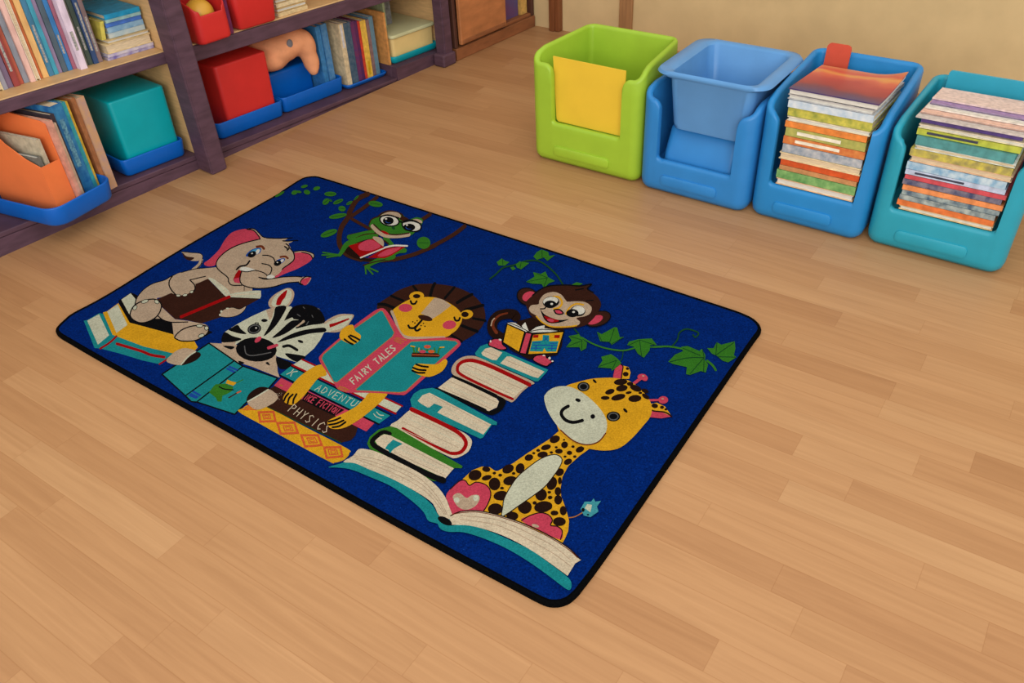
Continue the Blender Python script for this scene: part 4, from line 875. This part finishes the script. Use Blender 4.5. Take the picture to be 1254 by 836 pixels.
# ------------------------------------------------------------------ shelving (a along, b = depth behind the front, c = up)
plum = mat('plum_wood', (92, 66, 80), .55, .22, 7, .15, 60, .3, stretch=(2, 2, 10))
beech = mat('shelf_wood', (226, 184, 128), .5, .12, 6, stretch=(3, 3, 20))
def box_obj(name, m, a0, a1, b0, b1, c0, c1, mt, parent=None, bev=.003):
    bm = bmesh.new(); add_box(bm, m, a0, a1, b0, b1, c0, c1, bev=bev); return mk(name, bm, mt, parent, smooth=False)
def hexa(name, q, mt, parent, bev=0.0):
    bm = bmesh.new(); vs = [bm.verts.new(p) for p in q]
    fs = [bm.faces.new([vs[k] for k in f]) for f in ((0, 1, 3, 2), (4, 6, 7, 5), (0, 4, 5, 1), (2, 3, 7, 6), (0, 2, 6, 4), (1, 5, 7, 3))]
    if bev: bmesh.ops.bevel(bm, geom=list({e for f in fs for e in f.edges}), offset=bev, segments=3, affect='EDGES')
    return mk(name, bm, mt, parent, smooth=False)
def plinth(a0, a1, top, parent, b0=0.0, b1=.03):
    q = []
    for a in (a0, a1):
        for b in (b0, b1):
            p = sh(a, b, top); q += [(p[0], p[1], 0), p]
    return hexa('plinth', q, plum, parent)
def post(a0, a1, b0, b1, parent, foot=0.0):
    q = []
    for a in (a0, a1):
        for b in (b0, b1): q += [sh0(a, b, 0), sh0(a, b, .82)]
    o = hexa('post', q, plum, parent, .005)
    if foot: box_obj('post_foot', sh0, a0 - foot * 2, a1 + foot * .3, b0 - foot, b1 - .004, 0, .05, plum, o, .008)
    return o
L0, L1 = -1.42, -.015
left = empty('bookshelf', sh0(-.7, .2, 0)); tag(left, 'plum-edged bookshelf at far left, packed with upright books above and a teal box below', 'bookshelf', 'low plum and beech bookshelves')
right = empty('bookshelf', sh0(.55, .2, 0)); tag(right, 'plum-posted bookshelf between far-left shelf and brown cabinet, holding red boxes and a peach toy', 'bookshelf', 'low plum and beech bookshelves')
box_obj('back_panel', sh, L0, L1, .40, .415, .031, .80, beech, left)
plinth(L0, L1, .0305, left)
box_obj('shelf', sh, L0, L1 - .016, .0, .40, .031, .047, plum, left)
for c0, c1 in ((.349, .384), (.74, .775)):
    s_ = box_obj('shelf', sh, L0, L1 - .016, .012, .40, c0 + .003, c1, beech, left); box_obj('edge_strip', sh, L0, L1 - .016, 0, .0118, c0, c1 - .002, plum, s_)
box_obj('side_panel', sh, L1 - .0155, L1, .004, .40, .031, .80, beech, left)
RB = .039
box_obj('back_panel', sh, -.013, 1.15, .40, .415, .031, .80, beech, right)
plinth(.014, 1.13, .0205, right); plinth(.876, 1.13, .078, right, -.001, .029)
box_obj('shelf', sh, .004, .874, .0, .40, .021, RB, plum, right)
box_obj('shelf', sh, .876, 1.15, .03, .40, .021, .080, plum, right)
for c0, c1 in ((.328, .378), (.74, .775)):
    s_ = box_obj('shelf', sh, .004, 1.15, .012, .40, c0 + .004, c1, beech, right); box_obj('edge_strip', sh, .004, 1.15, 0, .0118, c0, c1 - .003, plum, s_)
box_obj('side_panel', sh, -.013, .003, .004, .40, .031, .80, beech, right); box_obj('side_panel', sh, 1.1505, 1.165, .004, .40, .05, .80, beech, right)
post(-.046, .014, -.08, -.001, right); post(1.10, 1.148, -.055, -.003, right, .012)

# ---- bottom shelf, left unit
blue_tray = plastic('royal_blue_plastic', (0, 100, 200)); teal_p = plastic('teal_plastic', (0, 168, 178)); red_p = plastic('red_plastic', (216, 48, 46)); orange_p = plastic('orange_plastic', (255, 134, 74))
B0 = .0475
def tray(m, x0, x1, y0, y1, z0, z1, label, mt=blue_tray, r=.02, group='blue trays on the bottom shelves'):
    return tag(mk('tray', tub_bm(m, x0, x1, y0, y1, z0, z1, r, .007, .006, z0 + .010), mt), label, 'tray', group)
tray(sh, -.272, -.052, .018, .31, B0, .105, 'blue tray under the teal box beside the plum post')
def cblock(m, x0, x1, y0, y1, z0, z1, mt, label):
    return tag(mk('storage_box', block_bm(m, x0, x1, y0, y1, z0, z1, .014, .004, .006), mt), label, 'box')
cblock(sh, -.246, -.060, .030, .30, B0 + .0105, .281, teal_p, 'teal plastic box standing in a blue tray on the bottom shelf')
C15, S15 = math.cos(D(15)), math.sin(D(15))
tg = lambda a, b, c: sh(-.566 + a * C15 - b * S15, -.130 + a * S15 + b * C15, c)
tray(tg, 0, .230, 0, .36, B0, .108, 'blue tray jutting out of the far-left shelf under an orange magazine file', r=.045)
# orange magazine file: low front, slanted left side, tall right side
fm_ = lambda a, b, c: tg(.052 + a, .046 + b, c)
FW, FD, FZ = .062, .235, B0 + .0105
bm = bmesh.new()
def slab(q0, q1):
    v0 = [bm.verts.new(p) for p in q0]; v1 = [bm.verts.new(p) for p in q1]; n = len(v0)
    bm.faces.new(v0[::-1]); bm.faces.new(v1)
    for i in range(n): bm.faces.new((v0[i], v0[(i + 1) % n], v1[(i + 1) % n], v1[i]))
tk = .003
prof = [(0, FZ), (FD, FZ), (FD, .325), (.17, .322), (.11, .262), (.05, .226), (0, .208)]
slab([fm_(0, b, c) for b, c in prof], [fm_(tk, b, c) for b, c in prof])
slab([fm_(tk, .0, FZ), fm_(FW, .0, FZ), fm_(FW, .0, .208), fm_(tk, .0, .208)], [fm_(tk, tk, FZ), fm_(FW, tk, FZ), fm_(FW, tk, .208), fm_(tk, tk, .208)])
slab([fm_(tk, FD - tk, FZ), fm_(FW, FD - tk, FZ), fm_(FW, FD - tk, .325), fm_(tk, FD - tk, .325)], [fm_(tk, FD, FZ), fm_(FW, FD, FZ), fm_(FW, FD, .325), fm_(tk, FD, .325)])
slab([fm_(tk, tk, FZ), fm_(FW, tk, FZ), fm_(FW, FD, FZ), fm_(tk, FD, FZ)], [fm_(tk, tk, FZ + tk), fm_(FW, tk, FZ + tk), fm_(FW, FD, FZ + tk), fm_(tk, FD, FZ + tk)])
prof2 = [(0, FZ), (FD, FZ), (FD, .335), (.02, .318), (0, .312)]
slab([fm_(FW, b, c) for b, c in prof2], [fm_(FW + tk, b, c) for b, c in prof2])
tag(mk('magazine_file', bm, orange_p, smooth=False), 'orange open-fronted magazine file standing in the far-left blue tray', 'magazine file')
def upright(m, a, b, c, T_, H, Dp, cover, label, group, pages=None, spine_front=True, lean=0.0, title=None, name='book'):
    """book standing on its tail: thickness along a, height up"""
    f = lambda x, y, t: m(a + t + lean * x, b + y, c + x)
    return make_book(f, H, Dp, T_, cover, pages or paper_m, label, group, spine_front, title=title, name=name)
G1 = 'books in and beside the far-left tray'
upright(fm_, .008, .014, FZ + .0035, .014, .170, .20, ck((120, 120, 112)), 'grey booklet inside the orange magazine file, nearer the shelf end', G1, white_m)
upright(fm_, .028, .012, FZ + .0035, .012, .215, .20, ck((196, 186, 160)), 'beige booklet inside the orange magazine file, against its tall side', G1, white_m)
ct = B0 + .0105
upright(tg, .1185, .030, ct, .011, .262, .2, ck((222, 160, 140)), 'thin pinkish book beside the orange magazine file', G1)
upright(tg, .1303, .034, ct, .010, .250, .2, ck((206, 176, 150)), 'thin buff book between pinkish book and dark book', G1)
upright(tg, .1412, .050, ct, .014, .268, .2, ck((62, 54, 62)), 'dark slim book left of the thick blue book', G1)
upright(tg, .1560, .056, ct, .038, .285, .2, mat('blue_spine', (14, 92, 160), .5, .3, 50, c2=(60, 140, 190)), 'thick blue book with a lettered spine beside the orange file', G1, title=((.35, .85, ck((130, 190, 206), (30, 96, 150), 140))))
upright(tg, .1948, .058, ct, .013, .282, .2, ck((54, 160, 170)), 'teal book right of the thick blue book', G1)
upright(tg, .2085, .060, ct, .008, .280, .2, ck((216, 176, 60)), 'narrow yellow book right of the teal book', G1)
upright(tg, .2325, .064, B0, .014, .290, .19, ck((170, 110, 70)), 'brown slim book left of the worn tan book', G1)
upright(tg, .2475, .060, B0, .026, .286, .19, ck((222, 172, 116), (196, 160, 150), 40), 'worn tan book nearest to the teal box', G1)

# ---- upper shelf, left unit: the long row
row = [((90, 104, 120), .014, 'slate blue'),
       ((206, 150, 92), .016, 'ochre'), ((224, 176, 112), .014, 'light orange'), ((226, 204, 160), .012, 'ivory'), ((138, 138, 150), .012, 'silver grey'), ((112, 96, 120), .015, 'dusky violet'), ((140, 62, 60), .016, 'dark red'),
       ((166, 84, 66), .012, 'brick'), ((130, 136, 146), .014, 'pewter'), ((224, 176, 166), .013, 'rose'), ((230, 206, 184), .012, 'cream-pink'), ((196, 108, 62), .009, 'burnt orange'), ((222, 172, 110), .016, 'tan'), ((62, 118, 150), .014, 'steel blue'), ((60, 146, 170), .012, 'aqua'),
       ((136, 120, 150), .011, 'mauve'), ((76, 92, 104), .014, 'charcoal blue'), ((52, 116, 172), .013, 'cobalt'), ((150, 92, 110), .010, 'plum red'), ((214, 196, 214), .020, 'pale lilac'), ((110, 112, 100), .013, 'khaki grey'), ((66, 80, 72), .013, 'dark green'), ((46, 70, 112), .014, 'navy'), ((124, 104, 104), .013, 'taupe')]
tot = sum(r[1] + .0012 for r in row); aa = -.196 - tot
names_ = [r[2] for r in row]
for ri_, (c, t_, nm) in enumerate(row):
    where = 'between %s and %s books' % (names_[ri_ - 1], names_[ri_ + 1]) if 0 < ri_ < len(row) - 1 else ('leftmost' if ri_ == 0 else 'rightmost')
    pro = .022 if nm == 'pale lilac' else rr.uniform(-.006, .008)
    h = rr.uniform(.225, .275) if nm != 'pale lilac' else .235
    c2 = tuple(min(255, int(v * f)) for v, f in zip(c, (1.22, 1.2, 1.2)))
    spf = nm not in ('ivory', 'cream-pink', 'sand')
    upright(sh, aa, .076 - pro, .3845, t_, h, .2, mat('row_' + nm.replace(' ', '_'), c, .55, .3, 55, c2=c2, stretch=(1, 1, .35)), '%s book, %s, in the upper left row' % (nm, where), 'upright books on the far-left upper shelf', paper_m, spf, title=((rr.uniform(.1, .25), rr.uniform(.4, .7), ck((214, 204, 190), c, 160)) if (spf and rr.random() < .45) else None))
    aa += t_ + .0012
# flat pile at the end of the row
flat = [((214, 206, 226), .009, .150, 'white and violet', (120, 110, 180)), ((228, 220, 224), .008, .148, 'white', (180, 170, 210)), ((240, 216, 164), .026, .146, 'cream', None), ((216, 186, 130), .010, .135, 'straw', None), ((170, 196, 206), .014, .116, 'pale grey-blue', (206, 214, 210)), ((110, 160, 200), .015, .114, 'light blue', (160, 196, 220)), ((74, 120, 204), .012, .114, 'periwinkle', None), ((150, 190, 190), .009, .112, 'sage', None), ((30, 150, 196), .014, .112, 'bright turquoise', None)]
zf = .3845
for i, (c, t_, w, nm, c2) in enumerate(flat):
    bk = .058 + (.012 if i > 3 else 0) + rr.uniform(0, .006); a1 = -.036 - (.0 if i < 4 else .004)
    f = (lambda a1, w, bk, zf: (lambda a, b, cc: sh(a1 - w + a, bk + b, zf + cc)))(a1, w, bk, zf)
    make_book(f, w, .21, t_, ck(c, c2, 50), white_m if i % 2 else paper_m, '%s book lying flat, %s of the pile beside the plum post' % (nm, ORD[i] if i < 8 else 'topmost'), 'books lying flat on the far-left upper shelf', spine_front=(i not in (2, 3)))
    zf += t_ + .0006
upright(sh, -.178, .075, .3845 + .0555, .012, .05, .08, ck((214, 200, 92)), 'small yellow booklet standing on the cream book of the flat pile', 'books lying flat on the far-left upper shelf', lean=.2)

# ---- bottom shelf, right unit
tray(sh, .085, .364, .042, .31, RB + .0005, .098, 'blue tray under the red box beside the plum post')
cblock(sh, .136, .344, .052, .29, RB + .011, .276, red_p, 'red plastic box in a blue tray on the bottom shelf')
tray(sh, .368, .656, .053, .32, RB + .0005, .098, 'blue tray under the peach soft toy')
tray(sh, .662, .874, .046, .28, RB + .0005, .058, 'shallow blue tray under the coloured picture books')
ptray = [o for o in scene.objects if o.get('label') == 'blue tray under the peach soft toy'][0]
box_obj('back_wall', sh, .378, .582, .145, .255, .0515, .160, blue_tray, ptray, .01)
# peach soft toy slumped in its tray
def ell(bm, c, r, rot=(0, 0, 0)):
    M = Matrix.Translation(Vector(c)) @ Matrix.Rotation(D(SD), 4, 'Z') @ Matrix.Rotation(rot[1], 4, 'Y') @ Matrix.Diagonal((r[0], r[1], r[2], 1))
    bmesh.ops.create_icosphere(bm, subdivisions=3, radius=1, matrix=M)
bm = bmesh.new()
for c, r, ry in (((.460, .150, .240), (.085, .075, .055), .1), ((.515, .125, .255), (.055, .06, .05), .2), ((.425, .15, .212), (.065, .060, .046), 0), ((.544, .10, .235), (.038, .040, .058), -.1), ((.548, .090, .182), (.031, .032, .050), -.1), ((.548, .086, .152), (.021, .024, .028), 0),
                 ((.408, .18, .232), (.056, .06, .048), 0)):
    ell(bm, sh(*c), r, (0, ry, 0))
toy_m = mat('peach_plush', (246, 172, 126), .95, .14, 18, .6, 160, .1)
toy = mk('soft_toy', bm, toy_m)
md = toy.modifiers.new('remesh', 'REMESH'); md.mode = 'VOXEL'; md.voxel_size = .007; md.use_smooth_shade = True
md = toy.modifiers.new('smooth', 'SMOOTH'); md.iterations = 8; md.factor = .6
tag(toy, 'peach soft toy slumped in a blue tray with one limb hanging down', 'soft toy')
bm = bmesh.new(); ell(bm, sh(.468, .083, .262), (.013, .006, .016)); mk('patch', bm, mat('blue_grey_patch', (132, 130, 136), .9, .1), toy)
G2 = 'picture books right of the peach toy'
cb = RB + .0115
for a, b, T_, H, c, lab, tit, c2 in ((.590, .085, .020, .240, (60, 132, 190), 'blue thin book beside the peach toy', None, None), (.612, .08, .026, .243, (96, 150, 196), 'light blue book left of the white and cream spine', None, (50, 120, 180)),
                           (.6768, .0615, .022, .232, (222, 202, 164), 'white and cream book left of the dark teal book', (.62, .98, ck((220, 220, 226))), None), (.6995, .0625, .034, .228, (44, 82, 108), 'dark teal picture book', None, (90, 110, 130)), (.735, .063, .018, .226, (122, 50, 92), 'purple picture book right of the dark teal book', None, (90, 50, 110)),
                           (.754, .064, .014, .224, (104, 44, 86), 'dark magenta book left of the red spine', None, (70, 40, 100)), (.769, .063, .011, .22, (214, 66, 46), 'narrow red book left of the yellow spine', None, None), (.781, .062, .027, .218, (236, 192, 80), 'yellow picture book right of the red spine', (.06, .3, ck((214, 170, 30))), None),
                           (.810, .063, .016, .215, (150, 120, 120), 'brown-grey slim book right of the yellow book', None, (120, 90, 90)), (.826, .065, .022, .222, (110, 146, 166), 'grey-blue book at the right end of the shallow tray', None, (90, 130, 150))):
    upright(sh, a, b, cb, T_, H, .2, ck(c, c2, 70), lab, G2, white_m if a > .66 else paper_m, title=tit)
tray(sh, .888, 1.146, .020, .30, .0805, .110, 'turquoise shallow tray under the cream box', plastic('turquoise_tray', (0, 160, 178)), group='trays')
bx = tag(mk('storage_box', block_bm(sh, .902, 1.132, .032, .28, .0915, .176, .012, .002, .002), mat('cream_box', (232, 204, 136), .6, .08, 12)), 'cream box with a pale green lid on a turquoise tray, beside the right post', 'box')
mk('lid', block_bm(sh, .896, 1.140, .024, .286, .1765, .190, .014, 0, .005), mat('pale_lid', (206, 206, 160), .6, .08, 12), bx)
upright(sh, .8765, .036, .0812, .0095, .20, .2, ck((214, 150, 84)), 'orange-tan book standing left of the cream box', G2)
upright(sh, .955, .12, .1905, .010, .125, .16, ck((176, 192, 150)), 'pale green booklet standing on the cream box', G2)
upright(sh, .985, .15, .1905, .036, .13, .12, ck((96, 96, 96), (150, 150, 150)), 'grey book standing on the cream box near the right post', G2)

# ---- upper shelf, right unit
s_ = .36; rm0 = frame(sh(.066, -.036, .3785), SD)
rm = lambda a, b, c: rm0(a * s_, b * s_, c * s_ - .001 * 0)
o = mk('book_bin', bin_bm(rm, .33, .5, .33, .30, .42, .05, .28, .235, r=.06, t=.018), red_p, angle=50)
tag(o, 'small red open-fronted bin on the upper shelf beside the plum post', 'storage bin', 'red bins on the upper shelf')
bm = bmesh.new(); p = rm(.19, .2, .22)
for k, (dx, dy, dz, r) in enumerate(((0, 0, 0, .022), (-.03, .005, .0, .02), (.02, .03, -.004, .02))):
    pass
def ball(name, pos, r, mt, label):
    bm = bmesh.new(); bmesh.ops.create_icosphere(bm, subdivisions=3, radius=r, matrix=Matrix.Translation(Vector(pos)))
    return tag(mk(name, bm, mt), label, 'toy ball', 'small toys in the red bin')
def toy_ring(pos, r, mt, label):
    bm = bmesh.new(); n, k = 20, 8; rg = []
    for i in range(n):
        a = 2 * math.pi * i / n
        rg.append([bm.verts.new((pos[0] + (r + .38 * r * math.cos(2 * math.pi * j / k)) * math.cos(a), pos[1] + (r + .38 * r * math.cos(2 * math.pi * j / k)) * math.sin(a), pos[2] + .38 * r * math.sin(2 * math.pi * j / k))) for j in range(k)])
    for i in range(n):
        for j in range(k): bm.faces.new((rg[i][j], rg[(i + 1) % n][j], rg[(i + 1) % n][(j + 1) % k], rg[i][(j + 1) % k]))
    return tag(mk('toy_ring', bm, mt), label, 'toy', 'small toys in the red bin')
yb = rm(.15, .16, .085); ball('toy_ball', (yb[0], yb[1], yb[2] + .045), .045, mat('yellow_toy', (226, 170, 60), .4, .05), 'yellow toy ball in the small red bin')
tb = rm(.21, .15, .10); toy_ring((tb[0], tb[1], tb[2] + .082), .016, mat('white_toy', (200, 220, 206), .4, .1), 'small white and green toy ring lying on the yellow ball') if False else None
bm = bmesh.new()
tag(mk('storage_box', tub_bm(sh, .222, .388, -.016, .26, .3785, .51, .018, .007, .012), red_p), 'large red tub on the upper shelf right of the small red bin', 'tub', 'red bins on the upper shelf')
upright(sh, .193, .0, .3785, .016, .105, .16, ck((110, 34, 84)), 'purple book squeezed between the two red bins', 'books on the right upper shelf')
zz = .3785
for i, (c, nm) in enumerate((((226, 200, 150), 'cream'), ((206, 170, 110), 'buff'), ((232, 212, 170), 'ivory'), ((196, 160, 104), 'tan'), ((228, 204, 150), 'straw'))):
    f = (lambda zz, i: (lambda a, b, cc: sh(.402 + a + .004 * i, .02 + .006 * i + b, zz + cc)))(zz, i)
    make_book(f, .125, .2, .012, ck(c), white_m, '%s booklet lying flat right of the large red tub, %s' % (nm, ORD[i] if i < 4 else 'topmost'), 'books on the right upper shelf', spine_front=(i % 2 == 0)); zz += .0128

# ---- brown cabinet past the second post
cab_m = mat('cabinet_wood', (150, 94, 58), .55, .2, 5, stretch=(3, 3, 10)); door_m = mat('cabinet_door_wood', (190, 122, 74), .5, .2, 4, stretch=(3, 3, 8)); dark_m = mat('cabinet_dark', (84, 50, 38), .6, .15, 6)
cab = empty('cabinet', sh0(1.41, .1, 0)); tag(cab, 'brown wooden cabinet with a panel door and open end bay, past the right plum post', 'cabinet')
box_obj('base', sh0, 1.168, 1.69, -.055, .28, 0, .048, cab_m, cab)
box_obj('side_panel', sh0, 1.168, 1.186, -.05, .28, .0485, .80, dark_m, cab); box_obj('side_panel', sh0, 1.472, 1.488, -.05, .28, .0485, .80, dark_m, cab); box_obj('side_panel', sh0, 1.673, 1.69, -.05, .28, .0485, .80, dark_m, cab)
box_obj('shelf', sh0, 1.4885, 1.6725, -.045, .27, .0485, .062, cab_m, cab); box_obj('back_panel', sh0, 1.187, 1.672, .27, .28, .063, .80, dark_m, cab)
dr = box_obj('door', sh0, 1.186, 1.474, -.070, -.052, .062, .79, door_m, cab, .004)
fr_ = cab_m
box_obj('door_rail', sh0, 1.196, 1.464, -.074, -.0702, .066, .082, fr_, dr, .002)
G3 = 'books in the cabinet end bay'
upright(sh0, 1.496, -.02, .0625, .118, .24, .2, mat('blue_magenta_cover', (24, 96, 146), .5, .2, 7, c2=(120, 66, 110)), 'blue and magenta book standing in the cabinet end bay', G3)
upright(sh0, 1.622, -.03, .0625, .042, .25, .2, ck((224, 178, 96)), 'yellow book at the right of the cabinet end bay', G3)

# ------------------------------------------------------------------ light and camera
w = bpy.data.worlds.new('World'); scene.world = w; w.use_nodes = True
w.node_tree.nodes['Background'].inputs[0].default_value = (1.0, .965, .92, 1); w.node_tree.nodes['Background'].inputs[1].default_value = .98
def area(name, loc, size, power, col=(1, .93, .83), rot=(0, 0, 0)):
    l = bpy.data.lights.new(name, 'AREA'); l.shape = 'RECTANGLE'; l.size = size[0]; l.size_y = size[1]; l.energy = power; l.color = col
    o = bpy.data.objects.new(name, l); COL.objects.link(o); o.location = loc; o.rotation_euler = rot; return o
area('ceiling_lamp', (.2, .6, 2.5), (1.8, 1.8), 14, (1, .96, .91))
area('added_front_fill', (-.3, -2.6, 2.1), (3.2, 1.8), 115, (1, .98, .95), (D(72), 0, 0))  # added fill light behind the camera, brightens the upright faces of bins and shelves
cam = bpy.data.cameras.new('camera'); cam.sensor_width = 36; cam.lens = F_PX * 36 / 1254; cam.clip_start = .05
co = bpy.data.objects.new('camera', cam); COL.objects.link(co)
Rm = Matrix(((CR[0][0], -CR[1][0], -CR[2][0]), (CR[0][1], -CR[1][1], -CR[2][1]), (CR[0][2], -CR[1][2], -CR[2][2])))
co.matrix_world = Matrix.Translation((0, 0, CAM_H)) @ Rm.to_4x4()
scene.camera = co
scene.view_settings.view_transform = 'Standard'
try: scene.view_settings.look = 'None'
except Exception: pass
scene.view_settings.gamma = 1; scene.view_settings.exposure = 0; scene.view_settings.use_curve_mapping = False
for o in scene.objects:
    if 'origin_world' in o: del o['origin_world']
